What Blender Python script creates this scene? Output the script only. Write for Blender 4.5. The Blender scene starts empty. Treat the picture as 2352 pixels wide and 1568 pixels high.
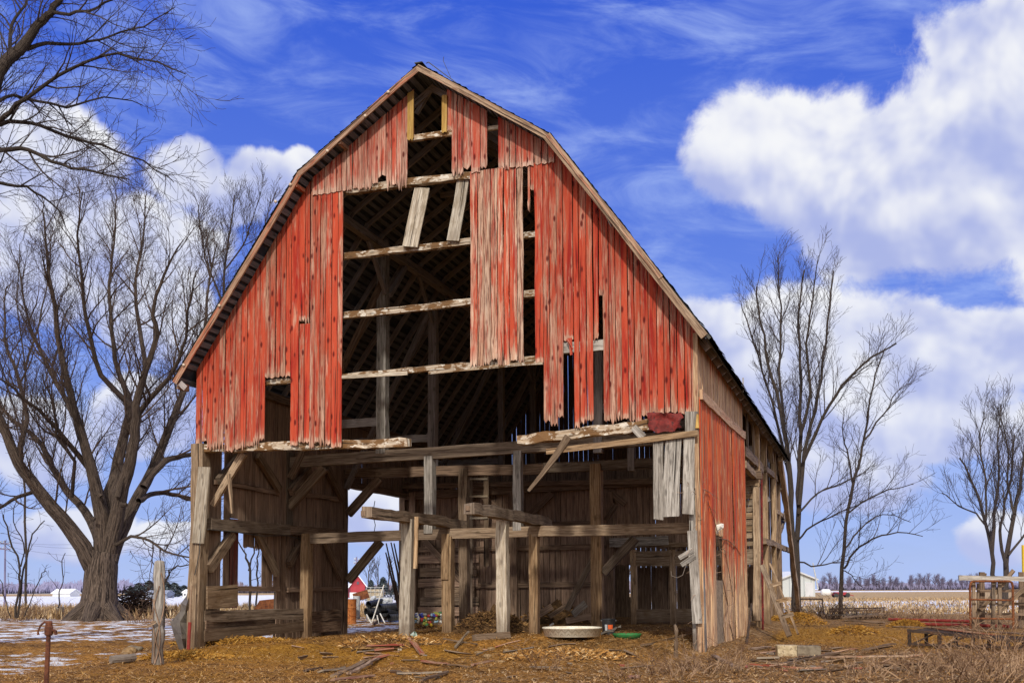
import bpy, math, random
from mathutils import Vector, Matrix, noise as mnoise

rnd = random.Random(7)
scene = bpy.context.scene
COL = scene.collection
R = math.radians

# ------------------------------------------------------------------ camera
FPX, PITCH, ROLL, CY = 2440.15, 3.9855, -0.2761, 3.278     # measured on a 2352 x 1568 view of the photograph
EYE = 1.35
_a, _r = R(PITCH), R(ROLL)
_R0, _F, _U0 = Vector((1, 0, 0)), Vector((0, math.cos(_a), math.sin(_a))), Vector((0, -math.sin(_a), math.cos(_a)))
_RV = _R0 * math.cos(_r) + _U0 * math.sin(_r)
_UV = -_R0 * math.sin(_r) + _U0 * math.cos(_r)
_PPY = 1352 + CY - FPX * math.tan(_a)
EYEV = Vector((0, 0, EYE))

cam = bpy.data.cameras.new('camera')
cam.sensor_width = 36
cam.lens = 36 * FPX / 2352
cam.shift_y = (_PPY - 784) / 2352
cam.clip_end = 20000
camo = bpy.data.objects.new('camera', cam)
COL.objects.link(camo)
camo.matrix_world = Matrix(((_RV.x, _UV.x, -_F.x, 0), (_RV.y, _UV.y, -_F.y, 0), (_RV.z, _UV.z, -_F.z, EYE), (0, 0, 0, 1)))
scene.camera = camo

def ray(px, py):
    return (_RV * ((px - 1176) / FPX) + _UV * ((_PPY - py) / FPX) + _F)

def AT(px, py, Y):
    """the world point at depth Y seen in direction px, py"""
    d = ray(px, py)
    return EYEV + d * (Y / d.y)

def GR(px, py, z=0.0):
    d = ray(px, py)
    return EYEV + d * ((z - EYE) / d.z)

# ------------------------------------------------------------------ barn frame
TH, X0, Y0, W = R(18.6517), 3.7256, 21.0, 11.765
OV, SV = 0.43, 0.343
ZT, ZK, ZR, UK = 4.9118 + EYE, 9.4634 + EYE, 11.4721 + EYE, 2.9819
LEN = 20.25
BX, BY = Vector((math.cos(TH), -math.sin(TH), 0)), Vector((math.sin(TH), math.cos(TH), 0))
BO = Vector((X0, Y0, 0))

def b2w(x, y, z): return BO + BX * x + BY * y + Vector((0, 0, z))
def w2b(p):
    q = p - BO
    return Vector((q.dot(BX), q.dot(BY), q.z))

def G(px, py, v=0.0):
    """barn-frame (x, z) on the plane y = v"""
    d = ray(px, py)
    t = ((BO + BY * v) - EYEV).dot(BY) / d.dot(BY)
    q = w2b(EYEV + d * t)
    return Vector((q.x, v, q.z))

def S(px, py, u):
    """barn-frame (y, z) on the plane x = u"""
    d = ray(px, py)
    t = ((BO + BX * u) - EYEV).dot(BX) / d.dot(BX)
    q = w2b(EYEV + d * t)
    return Vector((u, q.y, q.z))

def sst(a, b, x):
    t = max(0.0, min(1.0, (x - a) / (b - a)))
    return t * t * (3 - 2 * t)

# ------------------------------------------------------------------ terrain height
def gz(x, y, detail=True):
    q = w2b(Vector((x, y, 0)))
    z = 0.18 * sst(30, 48, y)
    inside = sst(-1.6, 1.3, q.y) * sst(LEN + 3, LEN, q.y) * sst(0.9, -0.6, q.x) * sst(-W - 0.7, -W + 0.5, q.x)
    z += inside * (0.10 + 0.18 * sst(-W + 0.5, -W + 4, q.x) - z)
    z -= 0.16 * sst(-7.4, -9.5, x) * sst(30, 22, y)
    if detail:
        near = sst(60, 30, y)
        v = Vector((x, y, 0))
        if near > 0:
            z += near * (1 - .6 * inside) * (0.05 * mnoise.noise(v * 0.55) + 0.035 * mnoise.noise(v * 1.7 + Vector((9, 3, 1))) + 0.022 * mnoise.noise(v * 4.3))
            front = sst(-4.5, -1.0, q.y) * sst(2.5, 0.5, q.y) * sst(1.5, -1, q.x) * sst(-W, -W + 2, q.x)
            z += front * max(0, 0.10 * mnoise.noise(v * 0.9 + Vector((4, 7, 2))) + 0.06 * mnoise.noise(v * 2.6) + 0.03)
        z += 0.10 * mnoise.noise(v * 0.06) * sst(30, 60, y)
    return z

def GZ(px, py):
    """the first point of the real terrain met in direction px, py"""
    d = ray(px, py); d = d / d.y
    y0, y = 10.0, 10.0
    while y < 400:
        y = y * 1.012 + .02
        p = EYEV + d * y
        if p.z < gz(p.x, p.y): break
        y0 = y
    for _ in range(14):
        m = (y0 + y) / 2; p = EYEV + d * m
        if p.z < gz(p.x, p.y): y = m
        else: y0 = m
    p = EYEV + d * y
    return Vector((p.x, p.y, gz(p.x, p.y)))

# ------------------------------------------------------------------ object helpers
def tag(o, label=None, cat=None, group=None, kind=None):
    if label: o['label'] = label
    if cat: o['category'] = cat
    if group: o['group'] = group
    if kind: o['kind'] = kind
    return o

def thing(name, label, cat, loc, group=None, rotz=0):
    o = bpy.data.objects.new(name, None)
    o.empty_display_size = 0.2
    COL.objects.link(o)
    o.location = loc
    o.rotation_euler = (0, 0, rotz)
    return tag(o, label, cat, group)

class MB:
    def __init__(self, smooth=False):
        self.v, self.f, self.uv, self.r, self.w, self.m = [], [], [], [], [], []
        self.smooth = smooth
        self.mi = 0
    def vert(self, p, wear=0.0):
        self.v.append((p[0], p[1], p[2])); self.w.append(wear)
        return len(self.v) - 1
    def face(self, idx, uvs, r=0.5):
        self.f.append(idx); self.uv.extend(uvs); self.r.append(r); self.m.append(self.mi)
    def build(self, name, mat, parent=None, local=False):
        """world-space parts are re-centred on their base; local=True keeps the parent's frame"""
        me = bpy.data.meshes.new(name)
        off = Vector((0, 0, 0))
        if parent is not None and not local:
            off = Vector(parent.location)
        elif parent is None and not local and self.v:
            xs = [p[0] for p in self.v]; ys = [p[1] for p in self.v]; zs = [p[2] for p in self.v]
            off = Vector(((min(xs) + max(xs)) / 2, (min(ys) + max(ys)) / 2, min(zs)))
        me.from_pydata([(p[0] - off.x, p[1] - off.y, p[2] - off.z) for p in self.v], [], self.f)
        uvl = me.uv_layers.new(name='UVMap')
        flat = [c for t in self.uv for c in t]
        uvl.data.foreach_set('uv', flat)
        at = me.attributes.new('rnd', 'FLOAT', 'FACE'); at.data.foreach_set('value', self.r)
        aw = me.attributes.new('wear', 'FLOAT', 'POINT'); aw.data.foreach_set('value', self.w)
        mats = mat if isinstance(mat, (list, tuple)) else [mat]
        for m in mats: me.materials.append(m)
        if len(mats) > 1: me.polygons.foreach_set('material_index', self.m)
        if self.smooth: me.polygons.foreach_set('use_smooth', [True] * len(self.f))
        me.update()
        o = bpy.data.objects.new(name, me)
        COL.objects.link(o)
        if parent is not None: o.parent = parent
        elif not local: o.location = off
        return o

    # a squared timber or board, slightly uneven
    def timber(self, p0, p1, w, h, side, seg=0.5, jit=0.012, r=None, taper=1.0, wear=(0, 0), bow=0.0):
        p0, p1 = Vector(p0), Vector(p1)
        a = p1 - p0; L = a.length; a /= L
        s = Vector(side); s = (s - a * s.dot(a)).normalized(); n = a.cross(s)
        k = max(1, min(40, int(L / seg)))
        r = rnd.random() if r is None else r
        uo, vo = rnd.random() * 7, rnd.random() * 9
        ring = []
        dx = dy = 0.0
        for i in range(k + 1):
            t = i / k
            f = 1 + (taper - 1) * t
            dx += rnd.uniform(-jit, jit) * .6; dy += rnd.uniform(-jit, jit) * .6
            c = p0 + a * (L * t) + s * dx * (0 if i in (0, k) else 1) + n * (dy * (0 if i in (0, k) else 1) + bow * math.sin(math.pi * t))
            wv = wear[0] * max(0, 1 - t * L / .5) + wear[1] * max(0, 1 - (1 - t) * L / .5)
            ids = []
            for sx, sy in ((-1, -1), (1, -1), (1, 1), (-1, 1)):
                j = lambda: rnd.uniform(-jit, jit) * .5
                e = rnd.uniform(-.03, .03) if (wear[0] and i == 0) or (wear[1] and i == k) else 0
                ids.append(self.vert(c + s * (sx * w * f / 2 + j()) + n * (sy * h * f / 2 + j()) + a * e, wv))
            ring.append(ids)
        per = [0, w, w + h, 2 * w + h, 2 * (w + h)]
        for i in range(k):
            v0, v1 = vo + L * i / k, vo + L * (i + 1) / k
            for q in range(4):
                A, B = ring[i], ring[i + 1]
                q2 = (q + 1) % 4
                u0, u1 = uo + per[q], uo + per[q + 1]
                self.face((A[q], A[q2], B[q2], B[q]), ((u0, v0), (u1, v0), (u1, v1), (u0, v1)), r)
        for ids, flip in ((ring[0], True), (ring[-1], False)):
            ii = tuple(reversed(ids)) if flip else tuple(ids)
            self.face(ii, ((uo, vo), (uo + w, vo), (uo + w, vo + .02), (uo, vo + .02)), r)
        return self

    def box(self, c, sx, sy, sz, rotz=0.0, r=.5):
        """a crisp box; c is the centre of its base"""
        c = Vector(c); ca, sa = math.cos(rotz), math.sin(rotz)
        ids = []
        for z in (0, sz):
            for x, y in ((-1, -1), (1, -1), (1, 1), (-1, 1)):
                X, Y = x * sx / 2, y * sy / 2
                ids.append(self.vert((c.x + X * ca - Y * sa, c.y + X * sa + Y * ca, c.z + z)))
        for q, (a, b) in zip(((0, 3, 2, 1), (4, 5, 6, 7), (0, 1, 5, 4), (1, 2, 6, 5), (2, 3, 7, 6), (3, 0, 4, 7)), ((sx, sy), (sx, sy), (sx, sz), (sy, sz), (sx, sz), (sy, sz))):
            self.face(tuple(ids[i] for i in q), ((0, 0), (a, 0), (a, b), (0, b)), r)
        return self

    def tube(self, pts, rad, n=5, r=.5, cap=True, wear=0.0):
        k = len(pts)
        rings = []
        prev = None
        vo = 0.0
        P = [Vector(p) for p in pts]
        for i in range(k):
            t = (P[min(i + 1, k - 1)] - P[max(i - 1, 0)])
            if t.length < 1e-9: t = Vector((0, 0, 1))
            t.normalize()
            if prev is None:
                s = t.orthogonal().normalized()
            else:
                s = prev - t * prev.dot(t)
                s = s.normalized() if s.length > 1e-6 else t.orthogonal().normalized()
            prev = s
            b = t.cross(s)
            rr = rad[i] if isinstance(rad, (list, tuple)) else rad
            rings.append([self.vert(P[i] + (s * math.cos(2 * math.pi * j / n) + b * math.sin(2 * math.pi * j / n)) * rr, wear) for j in range(n)])
        for i in range(k - 1):
            L = (P[i + 1] - P[i]).length
            for j in range(n):
                j2 = (j + 1) % n
                u0, u1 = j / n, (j + 1) / n
                self.face((rings[i][j], rings[i][j2], rings[i + 1][j2], rings[i + 1][j]), ((u0, vo), (u1, vo), (u1, vo + L), (u0, vo + L)), r)
            vo += L
        if cap and n > 3:
            self.face(tuple(reversed(rings[0])), [(0, 0)] * n, r)
            self.face(tuple(rings[-1]), [(0, 0)] * n, r)
        return self

    def lathe(self, base, prof, n=24, r=.5, axis=None, closed=False):
        """prof: list of (radius, height)"""
        base = Vector(base)
        az = Vector(axis).normalized() if axis is not None else Vector((0, 0, 1))
        ax = az.orthogonal().normalized(); ay = az.cross(ax)
        rings = [[self.vert(base + az * h + (ax * math.cos(2 * math.pi * j / n) + ay * math.sin(2 * math.pi * j / n)) * rr) for j in range(n)] for rr, h in prof]
        for i in range(len(rings) - 1):
            for j in range(n):
                j2 = (j + 1) % n
                self.face((rings[i][j], rings[i][j2], rings[i + 1][j2], rings[i + 1][j]), ((j / n, prof[i][1]), ((j + 1) / n, prof[i][1]), ((j + 1) / n, prof[i + 1][1]), (j / n, prof[i + 1][1])), r)
        return self

    # one upright siding plank in the barn frame (plane y = const when axis 'x', plane x = const when axis 'y')
    def plank(self, a0, a1, zb, zt0, zt1, c, th, axis='x', jag=0.0, out=-1, edge=0.004, ncol=4, wearlen=.16):
        r = rnd.random()
        uo, vo = rnd.random() * 7, rnd.random() * 9
        top = (zt0 + zt1) / 2
        H = top - zb
        if H < .03: return
        if jag <= 0: ncol = 1
        if jag > .05: jag *= rnd.choice((.15, .2, .35, .6, 1.0, 1.0))
        rows = [0.0, min(.12, .3 * H), min(.34, .6 * H)] if jag > 0 else [0.0]
        m = max(1, int(H / .7))
        z0 = rows[-1]
        rows += [z0 + (H - z0) * i / m for i in range(1, m + 1)]
        spl = []
        if jag > 0:
            for i in range(ncol + 1):
                spl.append(-jag * (.35 + .9 * rnd.random()) if (i % 2 == (1 if r < .5 else 0)) else jag * (.1 + .8 * rnd.random()))
        dc = rnd.uniform(-.010, .010)
        bend = rnd.uniform(0, .02) if jag > 0.05 else 0
        grid = [[], []]
        for k, hh in enumerate(rows):
            eL, eR = rnd.uniform(-edge, edge), rnd.uniform(-edge, edge)
            for s in (0, 1):
                row = []
                for i in range(ncol + 1):
                    t = i / ncol
                    zt = zt0 + (zt1 - zt0) * t
                    z = zb + hh / H * (zt - zb)
                    if jag > 0:
                        if k == 0: z += spl[i]
                        elif k == 1: z += spl[i] * .5
                    a = a0 + (a1 - a0) * t
                    if i == 0: a += eL
                    if i == ncol: a += eR
                    if k == 0 and jag > 0 and 0 < i < ncol: a += rnd.uniform(-.02, .02) if s == 0 else 0
                    cc = c + out * (dc + (bend * max(0, 1 - hh / 1.2))) + (0 if s == 0 else -out * th)
                    wv = max(0.0, 1 - hh / wearlen) if jag > 0 else 0.0
                    p = (a, cc, z) if axis == 'x' else (cc, a, z)
                    row.append((self.vert(p, wv), a, z))
                grid[s].append(row)
        for s in (0, 1):
            g = grid[s]
            for k in range(len(rows) - 1):
                for i in range(ncol):
                    q = (g[k][i], g[k][i + 1], g[k + 1][i + 1], g[k + 1][i])
                    uv = [(uo + x[1] - a0, vo + x[2]) for x in q]
                    ids = [x[0] for x in q]
                    fl = (s == 1)
                    if axis == 'y': fl = not fl
                    if out > 0: fl = not fl
                    if fl: ids.reverse(); uv.reverse()
                    self.face(tuple(ids), uv, r)
        f, b = grid
        K = len(rows)
        for k in range(K - 1):
            for i in (0, ncol):
                q = (f[k][i], b[k][i], b[k + 1][i], f[k + 1][i])
                self.face(tuple(x[0] for x in q), [(uo, vo + q[0][2]), (uo + th, vo + q[1][2]), (uo + th, vo + q[2][2]), (uo, vo + q[3][2])], r)
        for k in (0, K - 1):
            for i in range(ncol):
                q = (f[k][i], f[k][i + 1], b[k][i + 1], b[k][i])
                self.face(tuple(x[0] for x in q), [(uo + q[0][1] - a0, vo), (uo + q[1][1] - a0, vo), (uo + q[2][1] - a0, vo + th), (uo + q[3][1] - a0, vo + th)], r)

# ------------------------------------------------------------------ material helpers
class NT:
    def __init__(self, tree):
        self.t = tree; self.N = tree.nodes; self.L = tree.links
    def n(self, typ, **kw):
        o = self.N.new(typ)
        for k, v in kw.items():
            if k == 'ins':
                for i, x in v.items(): self.put(o.inputs[i], x)
            else: setattr(o, k, v)
        return o
    def put(self, sock, x):
        if isinstance(x, bpy.types.NodeSocket): self.L.new(x, sock)
        elif isinstance(x, bpy.types.Node): self.L.new(x.outputs[0], sock)
        else:
            if hasattr(sock.default_value, '__len__') and not hasattr(x, '__len__'): x = [x] * len(sock.default_value)
            if hasattr(x, '__len__') and len(x) == 3 and len(sock.default_value) == 4: x = (*x, 1)
            sock.default_value = x
    def math(self, op, a, b=0.0, c=None, clamp=False):
        o = self.n('ShaderNodeMath', operation=op, use_clamp=clamp)
        self.put(o.inputs[0], a); self.put(o.inputs[1], b)
        if c is not None: self.put(o.inputs[2], c)
        return o.outputs[0]
    def mix(self, f, a, b, blend='MIX'):
        o = self.n('ShaderNodeMix', data_type='RGBA', blend_type=blend)
        self.put(o.inputs[0], f); self.put(o.inputs[6], a); self.put(o.inputs[7], b)
        return o.outputs[2]
    def noise(self, vec, scale, detail=4, rough=.55, dist=0.0):
        o = self.n('ShaderNodeTexNoise')
        if vec is not None: self.put(o.inputs['Vector'], vec)
        o.inputs['Scale'].default_value = scale; o.inputs['Detail'].default_value = detail
        o.inputs['Roughness'].default_value = rough; o.inputs['Distortion'].default_value = dist
        return o.outputs[0]
    def ramp(self, x, a, b, smooth=True):
        o = self.n('ShaderNodeMapRange', interpolation_type='SMOOTHSTEP' if smooth else 'LINEAR')
        self.put(o.inputs[0], x); self.put(o.inputs[1], a); self.put(o.inputs[2], b)
        return o.outputs[0]
    def xyz(self, x=0.0, y=0.0, z=0.0):
        o = self.n('ShaderNodeCombineXYZ')
        for i, q in enumerate((x, y, z)): self.put(o.inputs[i], q)
        return o.outputs[0]

def newmat(name, rough=.85, spec=.25):
    m = bpy.data.materials.new(name); m.use_nodes = True
    t = NT(m.node_tree)
    bs = t.N['Principled BSDF']
    bs.inputs['Roughness'].default_value = rough
    bs.inputs['Specular IOR Level'].default_value = spec
    return m, t, bs

def wood(name, base, light, dark, paint=None, paint2=None, cover=.5, mottle=.5, blotch=None, bump=.35, knots=.5, wearw=.30, foot=False):
    m, t, bs = newmat(name)
    uv = t.n('ShaderNodeUVMap'); sep = t.n('ShaderNodeSeparateXYZ'); t.put(sep.inputs[0], uv.outputs[0])
    U, V = sep.outputs[0], sep.outputs[1]
    ra = t.n('ShaderNodeAttribute', attribute_name='rnd').outputs['Fac']
    we = t.n('ShaderNodeAttribute', attribute_name='wear').outputs['Fac']
    rz = t.math('MULTIPLY', ra, 37.0)
    grain = t.noise(t.xyz(t.math('MULTIPLY', U, 24), t.math('MULTIPLY', V, .85), rz), 1.0, 6, .66, .5)
    fine = t.noise(t.xyz(t.math('MULTIPLY', U, 48), t.math('MULTIPLY', V, 2.2), rz), 1.0, 4, .62)
    patch = t.noise(t.xyz(t.math('MULTIPLY', U, 9), t.math('MULTIPLY', V, .75), rz), 1.0, 6, .70, .8)
    col = t.mix(t.ramp(grain, .36, .62), base, light)
    col = t.mix(t.math('MULTIPLY', t.ramp(fine, .56, .40), mottle), col, dark)
    if blotch:
        bn = t.noise(t.xyz(t.math('MULTIPLY', U, 6), t.math('MULTIPLY', V, 3.2), rz), 1.0, 5, .65)
        col = t.mix(t.ramp(bn, .46, .53), col, blotch[0])
        bn2 = t.noise(t.xyz(t.math('MULTIPLY', U, 9), t.math('MULTIPLY', V, 4.1), t.math('ADD', rz, 5.3)), 1.0, 5, .65)
        col = t.mix(t.ramp(bn2, .56, .62), col, blotch[1])
    if paint:
        pm = t.math('ADD', t.math('MULTIPLY', patch, .62), t.math('MULTIPLY', grain, .48))
        pm = t.math('ADD', pm, t.math('MULTIPLY', t.math('SUBTRACT', ra, .5), .10))
        pm = t.math('SUBTRACT', pm, t.math('MULTIPLY', we, wearw))
        low = t.noise(t.xyz(t.math('MULTIPLY', U, 3.0), t.math('MULTIPLY', V, .42), t.math('ADD', rz, 17.0)), 1.0, 4, .6, .6)
        pm = t.math('SUBTRACT', pm, t.math('MULTIPLY', t.ramp(low, .48, .68), .11))
        th = .78 - cover * .46
        k = t.ramp(pm, th - .09, th + .10)
        pc = t.mix(t.ramp(t.noise(t.xyz(t.math('MULTIPLY', U, 11), t.math('MULTIPLY', V, .55), t.math('ADD', rz, 9.0)), 1.0, 4, .6, .5), .46, .66), paint, paint2 or paint)
        col = t.mix(k, col, pc)
    # knots, cracks
    if knots:
        vo = t.n('ShaderNodeTexVoronoi'); vo.inputs['Scale'].default_value = 1.0
        t.put(vo.inputs['Vector'], t.xyz(t.math('MULTIPLY', U, 6), t.math('MULTIPLY', V, 2.4), rz))
        col = t.mix(t.math('MULTIPLY', t.ramp(vo.outputs['Distance'], .24, .09), knots), col, tuple(c * .35 for c in (paint2 or dark)))
    crack = t.noise(t.xyz(t.math('MULTIPLY', U, 24), t.math('MULTIPLY', V, .45), t.math('ADD', rz, 3.0)), 1.0, 3, .5)
    col = t.mix(t.math('MULTIPLY', t.ramp(crack, .37, .32), .9), col, tuple(c * .18 for c in dark))
    col = t.mix(1.0, col, t.xyz(*[t.math('ADD', .80, t.math('MULTIPLY', ra, .32))] * 3), 'MULTIPLY')
    if foot:
        oi = t.n('ShaderNodeObjectInfo').outputs['Random']
        bw = t.n('ShaderNodeRGBToBW'); t.put(bw.inputs[0], col)
        col = t.mix(t.math('MULTIPLY', oi, .42), col, t.mix(1.0, t.xyz(bw.outputs[0], bw.outputs[0], bw.outputs[0]), (1.04, 1.0, .94), 'MULTIPLY'))
        r2 = t.math('FRACT', t.math('MULTIPLY', oi, 7.31))
        v_ = t.math('ADD', .72, t.math('MULTIPLY', r2, .42)); col = t.mix(1.0, col, t.xyz(v_, v_, v_), 'MULTIPLY')
        oz = t.n('ShaderNodeSeparateXYZ'); oc = t.n('ShaderNodeTexCoord').outputs['Object']; t.put(oz.inputs[0], oc)
        fz = t.math('ADD', oz.outputs[2], t.math('MULTIPLY', t.math('SUBTRACT', t.noise(oc, 3.0, 5, .65), .5), 1.1))
        col = t.mix(t.math('MULTIPLY', t.ramp(fz, .95, .25), .6), col, (.075, .042, .022))
        stn = t.noise(t.xyz(t.math('MULTIPLY', U, 3), t.math('MULTIPLY', V, 1.3), rz), 1.0, 5, .7)
        col = t.mix(t.math('MULTIPLY', t.ramp(stn, .53, .66), .62), col, tuple(c * .45 for c in base))
    t.put(bs.inputs['Base Color'], col)
    bp = t.n('ShaderNodeBump'); bp.inputs['Strength'].default_value = bump; bp.inputs['Distance'].default_value = .012
    t.put(bp.inputs['Height'], t.math('ADD', grain, t.math('MULTIPLY', fine, .5))); t.put(bs.inputs['Normal'], bp.outputs[0])
    return m

def plain(name, c1, c2, scale=6.0, rough=.7, spec=.3, metal=0.0, c3=None, bump=.2, detail=6):
    """a mottled surface driven by object-space noise"""
    m, t, bs = newmat(name, rough, spec)
    tc = t.n('ShaderNodeTexCoord')
    a = t.noise(tc.outputs['Object'], scale, detail, .6)
    col = t.mix(t.ramp(a, .38, .62), c1, c2)
    if c3:
        b = t.noise(tc.outputs['Object'], scale * 2.7, detail, .65, .5)
        col = t.mix(t.ramp(b, .54, .62), col, c3)
    t.put(bs.inputs['Base Color'], col)
    bs.inputs['Metallic'].default_value = metal
    if bump:
        bp = t.n('ShaderNodeBump'); bp.inputs['Strength'].default_value = bump; bp.inputs['Distance'].default_value = .02
        t.put(bp.inputs['Height'], t.noise(tc.outputs['Object'], scale * 5, 4, .6)); t.put(bs.inputs['Normal'], bp.outputs[0])
    return m

class M: pass
M.red = wood('red_paint_siding', (.40, .19, .12), (.57, .36, .265), (.13, .034, .022), (.39, .055, .024), (.25, .011, .006), .68, .66, knots=.95)
M.redtop = wood('faded_red_siding', (.42, .215, .15), (.60, .41, .32), (.15, .045, .03), (.39, .068, .037), (.27, .015, .009), .60, .66, knots=.95)
M.redmid = wood('peeling_red_siding', (.46, .26, .17), (.63, .46, .35), (.12, .032, .02), (.40, .056, .024), (.27, .011, .006), .50, .8, knots=.6)
M.redside = wood('orange_red_siding', (.54, .33, .17), (.66, .47, .29), (.22, .085, .04), (.47, .10, .03), (.32, .014, .007), .74, .7, knots=.4, wearw=.46)
M.bareside = wood('stripped_siding', (.46, .27, .15), (.58, .41, .26), (.18, .08, .045), (.42, .12, .055), (.36, .06, .03), .25, .6)
M.beam = wood('brown_timber', (.175, .112, .065), (.30, .21, .135), (.065, .036, .022), bump=.7, mottle=.55, foot=True)
M.tan = wood('tan_timber', (.30, .18, .09), (.48, .33, .19), (.095, .048, .022), bump=.7, mottle=.55, foot=True)
M.gray = wood('grey_timber', (.29, .255, .22), (.50, .46, .41), (.09, .07, .055), bump=.7, mottle=.6, foot=True)
M.pale = wood('pale_board', (.42, .33, .22), (.60, .52, .40), (.15, .09, .05), bump=.5, mottle=.55, foot=True)
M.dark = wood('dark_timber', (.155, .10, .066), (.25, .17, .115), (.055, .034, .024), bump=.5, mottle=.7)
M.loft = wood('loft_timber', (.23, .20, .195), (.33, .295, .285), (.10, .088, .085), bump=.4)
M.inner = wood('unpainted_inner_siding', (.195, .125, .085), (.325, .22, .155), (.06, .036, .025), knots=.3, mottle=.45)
M.rot = wood('rotten_timber', (.40, .30, .20), (.58, .50, .40), (.12, .07, .04), blotch=((.16, .085, .035), (.62, .57, .49)), bump=.8)
M.ochre = wood('ochre_jamb', (.42, .25, .06), (.52, .34, .11), (.18, .08, .02), bump=.4)
M.rakered = wood('rake_red', (.28, .165, .105), (.41, .28, .195), (.10, .05, .032), (.35, .09, .04), (.30, .05, .025), .42, mottle=.8)
M.raketan = wood('rake_tan', (.26, .17, .11), (.40, .29, .20), (.10, .055, .035), (.34, .12, .07), (.30, .08, .05), .22, mottle=.8)
M.sheath = wood('roof_sheathing', (.085, .095, .12), (.15, .16, .185), (.03, .033, .04), bump=.4)
M.shingle = plain('roof_shingles', (.035, .034, .032), (.075, .07, .062), 3.0, .95, .1, c3=(.05, .065, .035), bump=.6)
M.underroof = plain('roof_underside', (.028, .034, .05), (.05, .056, .07), 4.0, .95, .05)

exec_parts = []
# ================================================================== THE BARN
barn = thing('barn', 'weathered red gambrel barn with missing siding and its timber frame open below', 'barn', BO, rotz=-TH)
def bp(mb, name, mat): return mb.build(name, mat, barn, local=True)
def at_end(o, label): o['label'] = label; return o

XL, XK1, XC, XK2, XR = -W - SV, -W / 2 - UK, -W / 2, -W / 2 + UK, SV
PROF = [(XL, ZT), (XK1, ZK), (XC, ZR), (XK2, ZK), (XR, ZT)]
def zroof(x):
    for (a, za), (b, zb) in zip(PROF, PROF[1:]):
        if a <= x <= b: return za + (zb - za) * (x - a) / (b - a)
    return ZT
def zunder(x):
    return zroof(x) - (.17 if x < XK1 or x > XK2 else .12)
YB = LEN + .42

# ---- roof: shingle sheet, spaced sheathing, rafters, rake boards
def slope_frame(i):
    (a, za), (b, zb) = PROF[i], PROF[i + 1]
    A, B = Vector((a, 0, za)), Vector((b, 0, zb))
    d = (B - A).normalized(); n = Vector((-d.z, 0, d.x))
    return A, B, d, n
mb = MB()
for i in range(4):
    A, B, d, n = slope_frame(i)
    L = (B - A).length
    nc = 26; nr = max(3, int(L / .35))
    low_first = i < 2
    tops = []
    for r_ in range(nr + 1):
        row = []
        for c_ in range(nc + 1):
            y = -OV + (YB + OV) * c_ / nc
            t = L * r_ / nr
            sag = .05 * mnoise.noise(Vector((t * .4, y * .25, i))) * (1 if 0 < r_ < nr else 0)
            p = A + d * t + n * sag
            row.append(mb.vert((p.x, y, p.z)))
        tops.append(row)
    for r_ in range(nr):
        for c_ in range(nc):
            q = (tops[r_][c_], tops[r_ + 1][c_], tops[r_ + 1][c_ + 1], tops[r_][c_ + 1])
            mb.mi = 0
            mb.face(q[::-1], ((0, 0), (0, 1), (1, 1), (1, 0)), .5)
    # underside and edges
    lo = [[mb.vert((A - n * .06).to_tuple()[0:1] + (y,) + ((A - n * .06).z,)) for y in (-OV, YB)], [mb.vert(((B - n * .06).x, y, (B - n * .06).z)) for y in (-OV, YB)]]
    mb.mi = 1
    mb.face((lo[0][0], lo[1][0], lo[1][1], lo[0][1]), ((0, 0), (1, 0), (1, 1), (0, 1)), .5)
    mb.mi = 0
    for r_ in range(nr):
        for c_, li in ((0, 0), (nc, 1)):
            pa = lo[0][li]; pb = lo[1][li]
    fr = [tops[r_][0] for r_ in range(nr + 1)]
    mb.face(tuple([lo[0][0]] + fr + [lo[1][0]]), [(0, 0)] * (nr + 3), .5)
    fr = [tops[r_][nc] for r_ in range(nr + 1)]
    mb.face(tuple([lo[0][1]] + fr + [lo[1][1]]), [(0, 0)] * (nr + 3), .5)
    # ragged shingle courses along the slope
    rows = int(L / .16)
    for k in range(rows):
        t = L * (k + .5) / rows
        if i in (0, 1): t = t
        y = -OV - .02
        while y < YB:
            wdt = rnd.uniform(.16, .5) if i >= 2 else 3.5
            y2 = min(YB, y + wdt)
            lift = rnd.uniform(.012, .04)
            s = -1 if low_first else 1
            a = A + d * (t - .09 * 1) ; b = A + d * (t + .09)
            lowp, highp = (a, b) if low_first else (b, a)
            ids = [mb.vert((lowp.x + n.x * lift, y, lowp.z + n.z * lift)), mb.vert((highp.x + n.x * .006, y, highp.z + n.z * .006)), mb.vert((highp.x + n.x * .006, y2 - .01, highp.z + n.z * .006)), mb.vert((lowp.x + n.x * lift, y2 - .01, lowp.z + n.z * lift))]
            mb.face(tuple(ids), ((0, 0), (0, 1), (1, 1), (1, 0)), rnd.random())
            y = y2
roof = bp(mb, 'roof', [M.shingle, M.underroof])
mb = MB()
for i in range(4):
    A, B, d, n = slope_frame(i)
    L = (B - A).length; k = 0
    t = .08
    while t < L - .05:
        c = A + d * t - n * .083
        if rnd.random() < .985:
            mb.timber((c.x, -OV + .03, c.z), (c.x, YB - .02, c.z), rnd.uniform(.10, .135), .03, d, seg=2.4, jit=.006)
        t += .2
sheath = mb.build('roof_sheathing', M.sheath, roof, local=True)
def rake(i, mat, w=.125, y=-OV, th=.035, off=.075, ext=(0, 0)):
    A, B, d, n = slope_frame(i)
    m = MB()
    a, b = A - n * off - d * ext[0], B - n * off + d * ext[1]
    m.timber((a.x, y, a.z), (b.x, y, b.z), w, th, n, seg=.6, jit=.01)
    return m.build('rake_board', mat, roof, local=True)
rake(0, M.rakered, ext=(.02, .03)); rake(1, M.rakered, ext=(.03, .0))
rake(2, M.raketan, ext=(0, .04)); rake(3, M.raketan, w=.15, off=.085, ext=(.03, -.1))
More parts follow.
